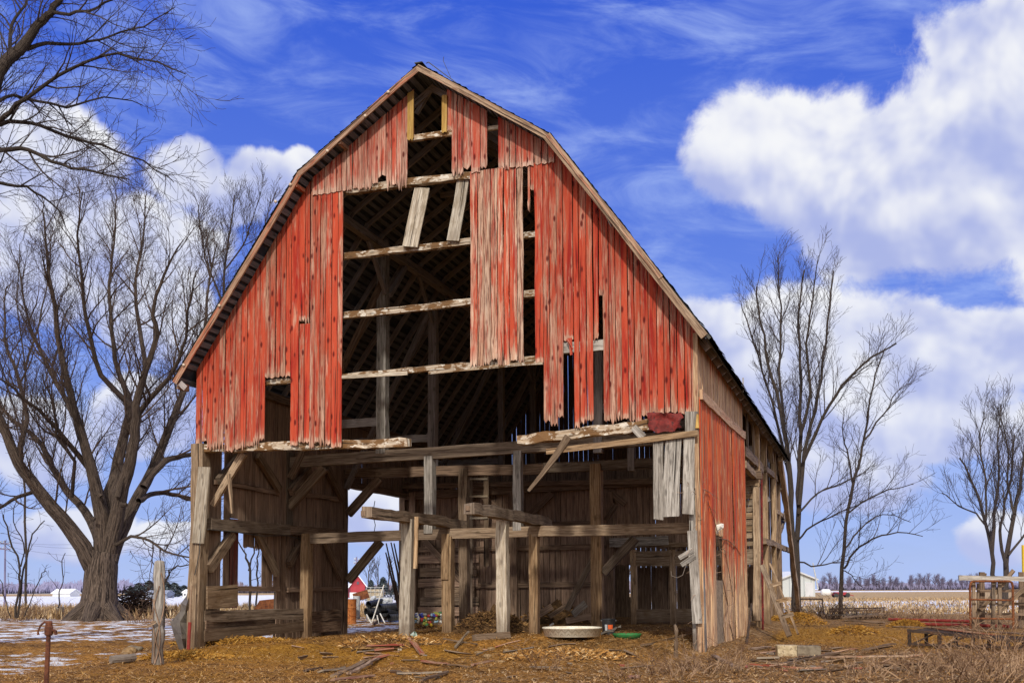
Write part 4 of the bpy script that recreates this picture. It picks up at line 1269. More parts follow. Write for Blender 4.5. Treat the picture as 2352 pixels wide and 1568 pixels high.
YNG = dict(tipk=.75, max=3, dens=(2.4, 3.2, 4.0), len=(0, 2.6, 1.2, .6), rad=(0, .032, .014, .009), tip=.0062, seg=(0, 6, 4, 3), ang=(.35, .85), up=(0, .35, .2, .1), lift=(0, .10, .08, .05), wob=.16)
def pxtree(seed, prm, Y, limbs, name, label, group=None, mats=(M.bark2, M.twig2), base=None, start=.25, wob=.05, ws=.6, drop=True):
    T = Tree(seed, prm)
    for q in limbs:
        pts, dy, w = q[:3]
        if drop and len(pts) > 5: pts, w = pts[:-1], w[:-1]
        p, r_ = pxlimb(pts, Y, dy, [x * ws + .4 for x in w], wob); T.limb(p, r_, start=q[3] if len(q) > 3 else start)
    bx = base or limbs[0][0][0]
    b = AT(bx[0], bx[1], Y); b.z = gz(b.x, b.y)
    return T.finish(name, label, group, mats, b)
pxtree(21, YNG, 48, [
 ([(1829, 1415), (1824, 1300), (1819, 1200), (1813, 1100), (1806, 1020), (1790, 930), (1767, 840), (1748, 740), (1738, 660), (1722, 590)], -1, (34, 24, 22, 20, 17, 13, 10, 7, 5, 2), .4),
 ([(1833, 1415), (1832, 1250), (1833, 1130), (1836, 1060), (1838, 960), (1839, 840), (1836, 720), (1846, 620), (1841, 560)], 1, (30, 20, 18, 16, 13, 10, 7, 5, 2), .4),
 ([(1836, 1160), (1848, 1040), (1872, 940), (1891, 830), (1906, 700), (1914, 620), (1920, 550)], 2, (16, 14, 12, 9, 7, 5, 2)),
 ([(1845, 1060), (1890, 960), (1935, 885), (2000, 822), (2060, 790), (2108, 768)], -2, (13, 11, 9, 7, 4, 2)),
 ([(1838, 1000), (1862, 900), (1852, 790), (1868, 690), (1880, 590)], -2, (12, 10, 8, 5, 2)),
 ([(1812, 1090), (1784, 960), (1752, 850), (1722, 760), (1700, 690)], 2, (12, 10, 7, 5, 2)),
 ([(1800, 960), (1790, 850), (1795, 740), (1786, 640), (1790, 580)], 2, (11, 9, 7, 4, 2)),
 ([(1833, 1180), (1880, 1130), (1930, 1110), (1990, 1085)], 2, (8, 6, 4, 2)),
 ([(1833, 1240), (1870, 1205), (1925, 1180), (1985, 1150)], -2, (7, 6, 4, 2)),
 ([(1834, 1290), (1880, 1300), (1925, 1290), (1960, 1285)], 1, (6, 5, 3, 2)),
], 'slender_tree', 'tall bare tree with several upright stems behind the right end of the barn')
pxtree(22, dict(YNG, dens=(2.1, 3.0, 3.6), ang=(.5, 1.1)), 50, [
 ([(1932, 1410), (1935, 1300), (1943, 1200), (1956, 1120), (1976, 1050), (1990, 990), (1997, 920), (2012, 860), (2035, 800), (2060, 740)], 0, (17, 14, 12, 11, 9, 8, 6, 5, 3, 2), .3),
 ([(1939, 1305), (1962, 1266), (2005, 1238), (2060, 1222), (2120, 1232)], -2, (8, 7, 6, 4, 2)),
 ([(1960, 1115), (1950, 1050), (1935, 1000), (1938, 940)], 2, (8, 6, 4, 2)),
 ([(1985, 1010), (2030, 950), (2060, 900), (2090, 880)], 2, (7, 5, 3, 2)),
 ([(1946, 1180), (2000, 1140), (2060, 1120), (2100, 1110)], -2, (6, 5, 3, 2)),
 ([(1940, 1260), (1975, 1215), (2030, 1180), (2090, 1200)], 2, (6, 5, 3, 2)),
 ([(1936, 1310), (1955, 1320), (1980, 1350)], 2, (4, 3, 2)),
], 'thin_tree', 'single thin bare tree standing alone at the edge of the stubble field')
T2 = dict(YNG, dens=(2.2, 3.0, 3.8), len=(0, 3.0, 1.4, .7), rad=(0, .038, .016, .010), tip=.0075)
pxtree(23, T2, 60, [
 ([(2281, 1400), (2282, 1340), (2278, 1265), (2264, 1195), (2240, 1120), (2205, 1050), (2175, 985)], -2, (22, 17, 14, 11, 8, 5, 2), .4),
 ([(2279, 1270), (2285, 1180), (2296, 1100), (2292, 1020), (2300, 930)], 2, (13, 11, 8, 5, 2)),
 ([(2268, 1210), (2240, 1180), (2200, 1160), (2165, 1130)], 2, (7, 6, 4, 2)),
 ([(2264, 1195), (2262, 1100), (2250, 1020), (2262, 940)], 2, (8, 7, 5, 2)),
], 'field_tree', 'bare forked tree behind the rusty gate, the left one of the pair')
pxtree(24, T2, 61, [
 ([(2308, 1400), (2309, 1340), (2314, 1270), (2330, 1180), (2346, 1090), (2360, 980), (2372, 880)], 1, (26, 22, 18, 14, 11, 7, 3), .4),
 ([(2311, 1300), (2298, 1240), (2304, 1180), (2320, 1100), (2330, 1000), (2326, 910)], -2, (13, 11, 9, 7, 5, 2)),
 ([(2316, 1275), (2360, 1220), (2410, 1180)], 1, (9, 7, 4)),
 ([(2330, 1180), (2315, 1110), (2312, 1010), (2290, 930)], 2, (9, 7, 5, 2)),
], 'field_tree', 'bare tree with the thicker leaning trunk at the right edge behind the timber rack')
pxtree(25, T2, 66, [
 ([(520, 1400), (522, 1100), (515, 800), (515, 640), (528, 540), (540, 450), (546, 400)], 2, (24, 18, 12, 9, 6, 4, 2), .5),
 ([(515, 700), (480, 620), (462, 540), (455, 470)], -2, (8, 6, 4, 2)),
 ([(517, 760), (570, 640), (605, 540), (622, 450)], 3, (8, 6, 4, 2)),
 ([(516, 620), (560, 560), (580, 500), (600, 440)], -3, (6, 5, 3, 2)),
], 'slender_tree', 'bare tree rising behind the left slope of the barn roof')
pxtree(26, dict(T2, dens=(1.2, 1.7, 2.2)), 62, [
 ([(60, 1410), (58, 1200), (50, 1000), (58, 850), (40, 700), (48, 560), (40, 440)], 2, (9, 8, 7, 6, 4, 3, 2), .35),
 ([(52, 1000), (20, 900), (-10, 780), (-20, 640)], -3, (6, 5, 3, 2)),
 ([(57, 850), (90, 740), (110, 640), (120, 520)], 3, (9, 7, 4, 2)),
], 'background_tree', 'bare grey tree at the far left standing behind the huge maple')
SAP = dict(YNG, max=2, dens=(1.8, 2.4), len=(0, 1.1, .5), rad=(0, .022, .012), wob=.3, ang=(.5, 1.2), up=(0, .1, .05), lift=(0, .03, .02))
pxtree(31, SAP, 43, [
 ([(36, 1418), (44, 1340), (42, 1300), (22, 1230), (8, 1180), (4, 1120)], 0, (9, 8, 7, 6, 4, 2)),
 ([(40, 1418), (50, 1330), (64, 1270), (76, 1225), (100, 1195), (120, 1170)], 1, (8, 7, 6, 5, 3, 2)),
 ([(48, 1300), (56, 1250), (30, 1200), (36, 1150)], -1, (5, 4, 3, 2)),
 ([(56, 1415), (75, 1370), (92, 1320), (108, 1310)], 1, (4, 3, 3, 2)),
 ([(24, 1415), (12, 1370), (0, 1330)], 1, (4, 3, 2)),
], 'sapling', 'dark forked sapling left of the huge maple')
pxtree(32, SAP, 42, [([(133, 1395), (136, 1360), (146, 1335), (140, 1300), (150, 1270)], 0, (5, 4, 3, 3, 2))], 'sapling', 'small crooked sapling just above the pale stump')
pxtree(33, SAP, 30, [
 ([(376, 1440), (378, 1360), (388, 1320), (405, 1300), (440, 1295)], 0, (9, 8, 7, 5, 3)),
 ([(378, 1370), (360, 1320), (352, 1290), (340, 1260)], 1, (5, 4, 3, 2)),
 ([(362, 1350), (345, 1340), (330, 1338), (318, 1345)], -.5, (5, 4, 3, 2)),
], 'sapling', 'scrubby sapling growing between the fence post and the barn corner')
pxtree(34, dict(SAP, dens=(1.4, 2)), 45, [
 ([(573, 1405), (573, 1330), (569, 1290), (560, 1262), (540, 1240)], 0, (9, 9, 8, 5, 3)),
 ([(571, 1310), (582, 1270), (592, 1240), (600, 1210)], 1, (6, 5, 4, 2)),
 ([(590, 1405), (592, 1340), (590, 1280), (600, 1250), (604, 1215)], 1, (7, 6, 5, 4, 2)),
], 'small_tree', 'small broken tree seen through the gap in the left wall boards')
pxtree(35, dict(SAP, dens=(1.4, 2)), 58, [
 ([(1436, 1395), (1437, 1330), (1434, 1280), (1430, 1200)], 0, (16, 14, 12, 8)), ([(1437, 1340), (1446, 1310), (1455, 1270)], 1, (6, 5, 3)),
], 'small_tree', 'tree trunk glimpsed through the small opening in the back wall')

# ---- far trees
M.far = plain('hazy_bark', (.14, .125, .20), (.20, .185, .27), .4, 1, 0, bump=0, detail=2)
M.conifer = plain('hazed_conifer_needles', (.075, .095, .105), (.125, .15, .155), 1.2, 1, .05, c3=(.05, .062, .072), bump=0)  # distance haze put into the colour: needles paled and blued
def fartree(seed):
    T = Tree(seed, dict(max=2, dens=(2.6, 2.0), len=(0, 4.6, 2.4), rad=(0, .13, .085), tip=.06, seg=(0, 4, 3), ang=(.4, .9), up=(0, .35, .2), lift=(0, .08, .05), wob=.15))
    h = T.r.uniform(8, 11)
    pts = [Vector((0, 0, -.3)), Vector((.1, 0, h * .3)), Vector((-.1, .1, h * .6)), Vector((.1, 0, h))]
    T.limb(pts, [.38, .3, .2, .08], start=.3)
    return T
protos = []
frng = random.Random(4)
FARLAB = 'bare hazy tree in the row along the far edge of the right field'
for k in range(64):
    px = 1895 + k * 5.5 + frng.uniform(-9, 9)
    Yf = 760 + frng.uniform(-50, 60)
    loc = AT(px, 1353, Yf); loc.z = gz(loc.x, loc.y)
    if k < 4:
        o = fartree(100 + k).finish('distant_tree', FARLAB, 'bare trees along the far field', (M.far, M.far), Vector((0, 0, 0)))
        protos.append(o)
    else:
        s = protos[k % 4]
        o = s.copy(); COL.objects.link(o)
        for ch in s.children:
            c_ = ch.copy(); COL.objects.link(c_); c_.parent = o
    o.location = loc; o.rotation_euler = (0, 0, frng.uniform(0, 6)); sc_ = frng.uniform(.55, .95); o.scale = (sc_, sc_, sc_)
# continuous far woods: a thicket of thin stems
def woods(name, px0, px1, Yw, hmin, hmax, n, mat, seedv):
    r = random.Random(seedv); m = MB()
    for _ in range(n):
        px = r.uniform(px0, px1); Yq = Yw * r.uniform(.93, 1.12)
        p = AT(px, 1353, Yq); p.z = gz(p.x, p.y) - .2
        h = r.uniform(hmin, hmax) * (.65 + .5 * (mnoise.noise(Vector((px * .03, 0, seedv))) + .5)); w_ = Yw * .00042
        for q in range(3):
            e = p + Vector((r.uniform(-.28, .28) * h, 0, h * r.uniform(.6, 1)))
            s = Vector((w_, 0, 0))
            i = [m.vert(p - s), m.vert(p + s), m.vert(e + s * .6), m.vert(e - s * .6)]
            m.face(tuple(i), ((0, 0), (1, 0), (1, 1), (0, 1)), r.random())
    return tag(m.build(name, mat), kind='stuff')
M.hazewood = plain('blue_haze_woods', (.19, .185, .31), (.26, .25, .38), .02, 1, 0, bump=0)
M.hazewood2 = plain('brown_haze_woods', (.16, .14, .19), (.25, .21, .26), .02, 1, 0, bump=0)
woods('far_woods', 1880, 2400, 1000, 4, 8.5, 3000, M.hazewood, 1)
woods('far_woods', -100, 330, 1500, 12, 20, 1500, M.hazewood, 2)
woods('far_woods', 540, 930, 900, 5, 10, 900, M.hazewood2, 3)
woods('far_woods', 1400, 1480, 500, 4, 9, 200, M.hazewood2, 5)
def conifer(px, pybase, pytop, Yc, wpx, name, label, group, seed):
    r = random.Random(seed)
    b = AT(px, pybase, Yc); b.z = gz(b.x, b.y)
    H = (pybase - pytop) * Yc / 2440; Wd = wpx * Yc / 2440 / 2
    root = thing(name, label, 'tree', b, group)
    tr = MB(); tr.tube([b, b + Vector((0, 0, H * .9))], [.12 * Wd, .03], 6); tr.build('trunk', M.bark2, root)
    m = MB()
    for _ in range(950):
        h = r.random() ** .8; a = r.uniform(0, 6.283)
        rr = Wd * (1 - h) ** .75 * (.55 + .45 * r.random()) * (1 + .25 * math.sin(a * 3 + h * 9))
        p = b + Vector((math.cos(a) * rr, math.sin(a) * rr, H * (.06 + .94 * h)))
        d = Vector((math.cos(a), math.sin(a), r.uniform(-.7, .2))) * Wd * r.uniform(.15, .34)
        s = Vector((-d.y, d.x, r.uniform(-.3, .3) * Wd * .3)) * .4
        i = [m.vert(p - d * .4 - s * .5), m.vert(p - d * .2 + s), m.vert(p + d), m.vert(p - s)]
        m.face(tuple(i), ((0, 0), (1, 0), (1, 1), (0, 1)), r.random())
    m.build('crown', M.conifer, root)
    return root
for k, (px, top, wpx) in enumerate(((300, 1333, 24), (318, 1326, 34), (342, 1321, 40), (360, 1326, 34), (378, 1322, 40), (400, 1327, 36), (422, 1333, 30))):
    conifer(px, 1359, top, 230 + k * 6, wpx * 1.35, 'conifer', 'dark conifer in the far clump between the maple and the barn', 'far clump of conifers', 50 + k)
for k, (px, top, wpx, lab) in enumerate(((852, 1313, 36, 'rounded dark conifer right of the distant red barn'), (880, 1308, 42, 'taller dark conifer behind the leaning poles'), (907, 1318, 30, 'small dark conifer beside the doorway post'))):
    conifer(px, 1362, top, 120 + k * 8, wpx, 'conifer', lab, None, 60 + k)
pxtree(36, dict(T2, tip=.02, max=2), 135, [([(846, 1362), (846, 1335), (848, 1305)], 0, (5, 4, 2)), ([(868, 1362), (868, 1330), (866, 1300)], 0, (5, 4, 2)), ([(893, 1362), (893, 1325), (896, 1298)], 0, (5, 4, 2))], 'bare_tree', 'hazy bare tree clump above the conifers in the barn doorway')
# ================================================================== THINGS IN THE YARD
M.rust = plain('rusty_metal', (.12, .038, .016), (.22, .08, .03), 7, .85, .2, c3=(.06, .027, .018), bump=.4)
M.rustdark = plain('dark_rusty_steel', (.03, .022, .019), (.065, .045, .034), 6, .8, .25, c3=(.11, .05, .025), bump=.3)
M.rustpump = plain('brown_rust', (.085, .03, .018), (.15, .055, .028), 9, .85, .2, c3=(.05, .025, .018), bump=.3)
M.orange = plain('orange_rust', (.36, .11, .025), (.46, .17, .05), 5, .8, .2, c3=(.20, .07, .03))
M.redpipe = plain('red_painted_pipe', (.17, .018, .015), (.25, .035, .025), 4, .7, .25, c3=(.20, .09, .05))
M.tin = plain('weathered_sheet_metal', (.095, .080, .066), (.15, .13, .105), 2.5, .65, .4, c3=(.06, .048, .04), bump=.3)
M.whitepl = plain('white_plastic', (.62, .60, .55), (.76, .75, .70), 5, .5, .4, c3=(.42, .40, .36), bump=0)
M.greypl = plain('grey_pipe', (.38, .40, .42), (.55, .57, .58), 4, .5, .4, c3=(.25, .26, .27), bump=0)
M.blackpl = plain('black_plastic', (.012, .013, .015), (.030, .031, .034), 5, .45, .5, bump=0)
M.stone = plain('field_stone', (.20, .125, .06), (.32, .22, .12), 6, .95, .1, c3=(.12, .07, .03), bump=.4)
M.block = plain('tan_concrete_block', (.36, .28, .17), (.50, .41, .27), 7, .95, .1, c3=(.25, .19, .12), bump=.5)
M.blockd = plain('dark_concrete_block', (.14, .11, .08), (.22, .18, .13), 7, .95, .1, bump=.5)
M.vine = plain('dry_vine', (.16, .10, .065), (.30, .20, .14), 3, .9, .1, bump=0)
M.brush = plain('dead_brush', (.10, .052, .030), (.34, .22, .13), 2.5, .9, .1, bump=0)
M.brushd = plain('dark_brush', (.035, .022, .017), (.085, .055, .04), 2.5, .95, .1, bump=0)

def solo(mb, name, mat, label, cat, group=None): return tag(mb.build(name, mat), label, cat, group)
def s_at(p): return 2440.15 / (p - EYEV).length      # photograph pixels per metre at a point

# ---- left side
b = GZ(362, 1524); H = 1.93
fp = thing('fence_post', 'tall weathered round fence post with a vine left of the barn', 'post', b)
mb = MB(); n_ = 14; pr = []
for k in range(n_ + 1):
    t_ = k / n_; pr.append((.115 - .012 * t_ + .008 * math.sin(k * 1.7), -.15 + (H + .15) * t_))
mb.lathe(b, pr, 12); mb.lathe(b, [(pr[-1][0], H), (.05, H + .02), (0.0, H + .01)], 12)
for i, v in enumerate(mb.v): mb.v[i] = (v[0] + .02 * mnoise.noise(Vector(v) * 6), v[1] + .02 * mnoise.noise(Vector(v) * 5 + Vector((3, 1, 2))), v[2])
mb.uv = [(u * .75, v) for u, v in mb.uv]
mb.build('post_shaft', M.gray, fp)
mb = MB()
for k in range(3):
    pts = []
    for i in range(16):
        h = .02 + (1.2 + .25 * k) * i / 15; a = 4.6 + .7 * math.sin(h * 3.1 + k * 2) + .3 * k
        pts.append(b + Vector((math.cos(a) * .135, math.sin(a) * .135, h)))
    mb.tube(pts, .012, 4)
mb.build('vine_stem', M.vine, fp)
for a, c in ((GZ(362, 1440), 1),):
    pass
mb = MB(); mb.timber(AT(336, 1440, b.y - .2), AT(358, 1427, b.y - .2), .05, .02, (0, 0, 1)); mb.build('splinter', M.raketan, fp)

b = GZ(106, 1574); b.z -= .05
pump = thing('yard_hydrant', 'rusty yard hydrant with a curved handle at the lower left', 'hydrant', b)
top = AT(112, 1446, b.y)
mb = MB(); mb.tube([b, b.lerp(top, .5), top], [.038, .036, .034], 8); mb.build('standpipe', M.rustpump, pump)
mb = MB(); mb.lathe(top + Vector((0, 0, -.06)), [(.045, -.02), (.06, .0), (.06, .10), (.05, .12), (.05, .17), (.038, .19), (0, .19)], 10); mb.build('valve_head', M.rustpump, pump)
mb = MB(); q = top + Vector((.0, 0, .10)); mb.tube([q, q + Vector((-.06, 0, .015)), q + Vector((-.12, 0, -.03)), q + Vector((-.155, 0, -.12)), q + Vector((-.15, 0, -.17))], [.017, .016, .015, .014, .02], 6); mb.build('handle', M.rustpump, pump)
mb = MB(); q = top + Vector((0, 0, -.01)); mb.tube([q, q + Vector((.07, 0, .005)), q + Vector((.10, 0, -.01)), q + Vector((.105, 0, -.06))], [.026, .024, .024, .022], 7); mb.build('spout', M.rustpump, pump)

# crumpled sheet metal and pipe at the left corner
Yc = 25.0
mb = MB()
poly = [[(436, 1342), (428, 1368), (416, 1384), (414, 1402), (391, 1428), (402, 1466), (416, 1500)], [(438, 1345), (434, 1370), (428, 1390), (426, 1405), (413, 1428), (418, 1466), (424, 1501)], [(440, 1350), (438, 1375), (436, 1395), (435, 1408), (434, 1430), (433, 1466), (433, 1502)]]
rows_ = [[mb.vert(AT(x, y, Yc - (.25 if k == 1 else 0) + .12 * math.sin(i * 1.9 + k))) for i, (x, y) in enumerate(c)] for k, c in enumerate(poly)]
for k in range(2):
    for i in range(6): mb.face((rows_[k][i], rows_[k + 1][i], rows_[k + 1][i + 1], rows_[k][i + 1]), ((0, 0), (1, 0), (1, 1), (0, 1)))
solo(mb, 'metal_sheet', M.tin, 'crumpled dark metal sheet leaning on the left corner of the barn', 'metal sheet')
b = AT(432, 1503, 24.3); b.z = gz(b.x, b.y) - .05
pl = thing('leaning_pipe', 'red pipe standing against the left corner post of the barn', 'pipe', b)
mid = AT(436, 1428, 24.35); tp = AT(440, 1344, 24.4)
mb = MB(); mb.tube([b, mid], .04, 8); mb.build('lower_pipe', M.redpipe, pl)
mb = MB(); mb.tube([mid, tp], .026, 8); mb.build('upper_pipe', M.raketan, pl)
b = GZ(137, 1419)
mb = MB(); mb.lathe(b, [(.23, -.1), (.21, .1), (.20, .48), (.18, .5), (0, .505)], 12)
for i, v in enumerate(mb.v): mb.v[i] = (v[0] + .04 * mnoise.noise(Vector(v) * 3), v[1], v[2] + .05 * mnoise.noise(Vector(v) * 2.2) * (v[2] > b.z + .2))
solo(mb, 'stump', M.pale, 'short pale sawn stump left of the huge maple', 'stump')
# brush pile
def tangle(name, mat, label, cat, c, rx, ry, h, n, rad, seed, L=(.5, 1.3), group=None, kind=None):
    r = random.Random(seed); mb = MB()
    for _ in range(n):
        a, q = r.uniform(0, 6.283), r.random() ** .5
        z = h * (1 - q * q) * r.random()
        p = c + Vector((math.cos(a) * rx * q, math.sin(a) * ry * q, z))
        d = Vector((r.uniform(-1, 1), r.uniform(-1, 1), r.uniform(-.45, .6))).normalized() * r.uniform(*L)
        k = Vector((r.uniform(-.2, .2), r.uniform(-.2, .2), r.uniform(-.1, .25))) * d.length
        p0, p2 = p - d * .5, p + d * .5
        for e in (p0, p2): e.z = max(e.z, gz(e.x, e.y) + .01)
        mb.tube([p0, p + k, p2], [rad, rad * .8, rad * .5], 3, r=r.random())
    return solo(mb, name, mat, label, cat, group)
tangle('brush_pile', M.brushd, 'dark heap of cut brush just right of the huge maple trunk', 'brush pile', GZ(311, 1418), 1.5, .9, 1.35, 750, .024, 8)
b = GZ(280, 1522)
mb = MB(); mb.tube([b + Vector((-.16, -.15, .07)), b + Vector((.0, 0, .08)), b + Vector((.17, .2, .09))], [.085, .09, .08], 10); solo(mb, 'short_log', M.gray, 'short sawn log lying in the snow left of the fence post', 'log')
def rock(px, py, sx, sy, sz, mat, label, group=None, seed=0, name='rock', cat='rock'):
    b = GZ(px, py); r = random.Random(seed); mb = MB(True)
    n, k = 12, 7
    rings = []
    for j in range(k + 1):
        ph = math.pi * j / k; ring = []
        for i in range(n):
            a = 2 * math.pi * i / n
            d = Vector((math.cos(a) * math.sin(ph), math.sin(a) * math.sin(ph), math.cos(ph)))
            f = 1 + .35 * mnoise.noise(d * 1.3 + Vector((seed, seed * 2, 0))) + .12 * mnoise.noise(d * 4 + Vector((seed, 1, 2)))
            ring.append(mb.vert((b.x + d.x * sx * f, b.y + d.y * sy * f, b.z + sz * .35 + d.z * sz * f)))
        rings.append(ring)
    for j in range(k):
        for i in range(n): mb.face((rings[j][i], rings[j + 1][i], rings[j + 1][(i + 1) % n], rings[j][(i + 1) % n]), ((0, 0),) * 4)
    return solo(mb, name, mat, label, cat, group)
rock(299, 1499, .17, .14, .11, M.stone, 'grey stone half in the snow near the short log', seed=1)
rock(311, 1493, .2, .12, .10, M.blockd, 'dark clod behind the short log by the fence post', seed=4)
rock(286, 1540 - 34, .1, .1, .07, M.stone, 'small stone left of the dark clod', seed=9)
# power poles and line on the left
def pole(px, ytop, Yp, rad, name, label, arms):
    pm_ = M.far
    b = AT(px, 1360, Yp); b.z = gz(b.x, b.y); tp = AT(px, ytop, Yp)
    root = thing(name, label, 'utility pole', b)
    mb = MB(); mb.tube([b - Vector((0, 0, .2)), tp], [rad, rad * .7], 7); mb.build('pole', pm_, root)
    ends = []
    for ya, hw in arms:
        a, c = AT(px - hw, ya, Yp), AT(px + hw, ya + 1, Yp)
        mb = MB(); mb.timber(a, c, rad * 1.1, rad * 1.1, (0, 1, 0)); mb.build('crossarm', pm_, root)
        for q in (a, c, a.lerp(c, .3)):
            mb = MB(); mb.tube([q, q + Vector((0, 0, rad * 2.2))], rad * .45, 5); mb.build('insulator', M.greypl, root); ends.append(q + Vector((0, 0, rad * 2)))
    return ends
e1 = pole(12, 1240, 95, .10, 'utility_pole', 'utility pole with two crossarms at the far left', ((1247, 10), (1260, 12)))
e2 = pole(819, 1278, 330, .3, 'utility_pole', 'distant utility pole above the red barn seen through the doorway', ((1285, 5), (1293, 6)))
WL = ('thin sagging power line, the highest on the left', 'thin sagging power line, second from the top on the left', 'thin sagging power line, lowest on the left')
for k in range(3):
    a = e1[k * 2]; q = AT(445, 1190 + 22 * k, 78 - 2 * k)
    mb = MB(); mb.tube([a.lerp(q, i / 10) - Vector((0, 0, 1.0 * math.sin(math.pi * i / 10))) for i in range(11)] + [q + (q - a) * .15], .010, 3); solo(mb, 'power_line', M.wire, WL[k], 'power line')

# ---- far buildings
def ribs(name, c1, c2, scale):
    m, t, bs = newmat(name, .6, .3); tc_ = t.n('ShaderNodeTexCoord'); s = t.n('ShaderNodeSeparateXYZ'); t.put(s.inputs[0], tc_.outputs['Object'])
    w_ = t.math('FRACT', t.math('MULTIPLY', t.math('ADD', s.outputs[0], s.outputs[1]), scale))
    t.put(bs.inputs['Base Color'], t.mix(t.ramp(w_, .82, .95), c1, c2)); return m
M.shed = ribs('white_ribbed_metal', (.56, .60, .60), (.36, .40, .42), .55)
M.roofm = plain('pale_metal_roof', (.58, .60, .62), (.68, .70, .72), .3, .5, .4, bump=0)
M.farred = plain('far_barn_red', (.30, .035, .045), (.36, .05, .06), .6, .8, .2, bump=0)
M.snowroof = plain('snowy_roof', (.72, .73, .76), (.80, .81, .84), .3, .9, .1, bump=0)
M.farwhite = plain('far_white_wall', (.62, .62, .62), (.70, .70, .70), .5, .8, .1, bump=0)
M.farblue = plain('far_blue_grey_wall', (.22, .25, .33), (.28, .31, .38), .5, .8, .1, bump=0)
M.farglass = plain('dark_pane', (.05, .06, .08), (.08, .09, .11), 2, .3, .5, bump=0)
def gablehouse(name, label, c, rot, w_, l_, he, hr, wall, roofmat, door=None, over=.4, wins=()):
    """w_ across the gable, l_ along the ridge; the gable faces local -y"""
    root = thing(name, label, name.split('_')[-1], c, rotz=rot)
    mb = MB(); v = [mb.vert(p) for p in ((-w_ / 2, 0, -.3), (w_ / 2, 0, -.3), (w_ / 2, 0, he), (0, 0, hr), (-w_ / 2, 0, he), (-w_ / 2, l_, -.3), (w_ / 2, l_, -.3), (w_ / 2, l_, he), (0, l_, hr), (-w_ / 2, l_, he))]
    z4 = ((0, 0), (1, 0), (1, 1), (0, 1))
    mb.face((v[0], v[1], v[2], v[3], v[4]), ((0, 0),) * 5); mb.face((v[9], v[8], v[7], v[6], v[5]), ((0, 0),) * 5)
    mb.face((v[1], v[6], v[7], v[2]), z4); mb.face((v[5], v[0], v[4], v[9]), z4)
    mb.build('wall', wall, root, local=True)
    mb = MB()
    sl_ = (hr - he) / (w_ / 2)
    for s in (-1, 1):
        xe = s * (w_ / 2 + over); ze = he - over * sl_
        lo = [mb.vert((xe, -over, ze + .02)), mb.vert((0, -over, hr + .02)), mb.vert((0, l_ + over, hr + .02)), mb.vert((xe, l_ + over, ze + .02))]
        hi = [mb.vert((p[0], p[1], p[2] + .22)) for p in (mb.v[i] for i in lo)]
        mb.face(tuple(hi), z4); mb.face(tuple(reversed(lo)), z4)
        for a in range(4): b_ = (a + 1) % 4; mb.face((lo[a], lo[b_], hi[b_], hi[a]), z4)
    mb.build('roof', roofmat, root, local=True)
    if door:
        mb = MB(); mb.box((door[0], -.06, 0), door[1], .1, door[2]); mb.build('door', door[3], root, local=True)
    for wx, wz, ww, wh in wins:
        mb = MB(); mb.box((wx, -.05, wz), ww, .1, wh); mb.build('window', M.farglass, root, local=True)
    return root
b = AT(1864, 1357, 165); b.z = gz(b.x, b.y)
gablehouse('metal_shed', 'white ribbed metal shed standing far right beyond the barn', b + Vector((-2.2, 0, 0)), R(38), 9, 16, 2.6, 3.7, M.shed, M.roofm, (2.9, 2.0, 2.2, M.roofm))
a = AT(1879, 1352, 150); tp = AT(1867, 1292, 150)
mb = MB(); mb.tube([a, tp], [.12, .08], 6); solo(mb, 'leaning_mast', M.greypl, 'thin pale mast leaning in front of the white metal shed', 'mast')
b = AT(814, 1360, 190); b.z = gz(b.x, b.y)
rb = gablehouse('red_barn', 'distant red barn with a snowy roof seen through the doorway bay', b + Vector((.6, 0, 0)), R(12), 2.6, 9, 2.2, 3.9, M.farred, M.snowroof, wins=((0, 2.4, .35, .45),))
mb = MB(); mb.box((0, -.5, -.2), 2.9, .9, 1.15); mb.build('lean_to', M.farwhite, rb, local=True)
b = AT(172, 1361, 330); b.z = gz(b.x, b.y)
gablehouse('white_shed', 'long low shed with a snowy roof far away left of the maple trunk', b, R(78), 5, 6, 1.0, 2.1, M.farwhite, M.snowroof)
b = AT(428, 1357, 210); b.z = gz(b.x, b.y)
gablehouse('white_house', 'tiny white house below the conifers beside the barn corner', b, R(-14), 1.6, 2.2, 1.0, 1.45, M.farwhite, M.snowroof, over=.15, wins=((-.3, .45, .3, .35), (.35, .45, .3, .35)))
b = AT(392, 1358, 215); b.z = gz(b.x, b.y)
gablehouse('long_shed', 'low blue-grey shed under the far conifers', b, R(80), 3, 4.6, .8, 1.35, M.farblue, M.farblue, over=.1)
# red implement and pale tank in the right field
b = AT(1931, 1356, 140); b.z = gz(b.x, b.y)
im = thing('farm_wagon', 'small red farm wagon parked in the far stubble beside the thin tree', 'wagon', b)
mb = MB(); mb.box(b + Vector((0, 0, .32)), 2.2, .9, .10); mb.box(b + Vector((-.1, 0, .42)), 1.5, .85, .28); mb.build('bed', M.farred, im)
for x in (-.75, .75):
    for y in (-.5, .5): mb = MB(); mb.lathe(b + Vector((x, y, .3)), [(0, -.07), (.3, -.07), (.3, .07), (0, .07)], 12, axis=(0, 1, 0)); mb.build('wheel', M.blackpl, im)
mb = MB(); mb.tube([b + Vector((1.1, 0, .36)), b + Vector((1.7, 0, .2))], .05, 5); mb.build('drawbar', M.farred, im)
b = AT(1897, 1357, 145); b.z = gz(b.x, b.y)
mb = MB(True); mb.lathe(b + Vector((-.7, 0, .62)), [(0, 0), (.35, .05), (.5, .25), (.5, 1.1), (.35, 1.3), (0, 1.35)], 14, axis=(1, 0, 0)); solo(mb, 'storage_tank', M.farwhite, 'small white round tank between the metal shed and the red wagon', 'tank')

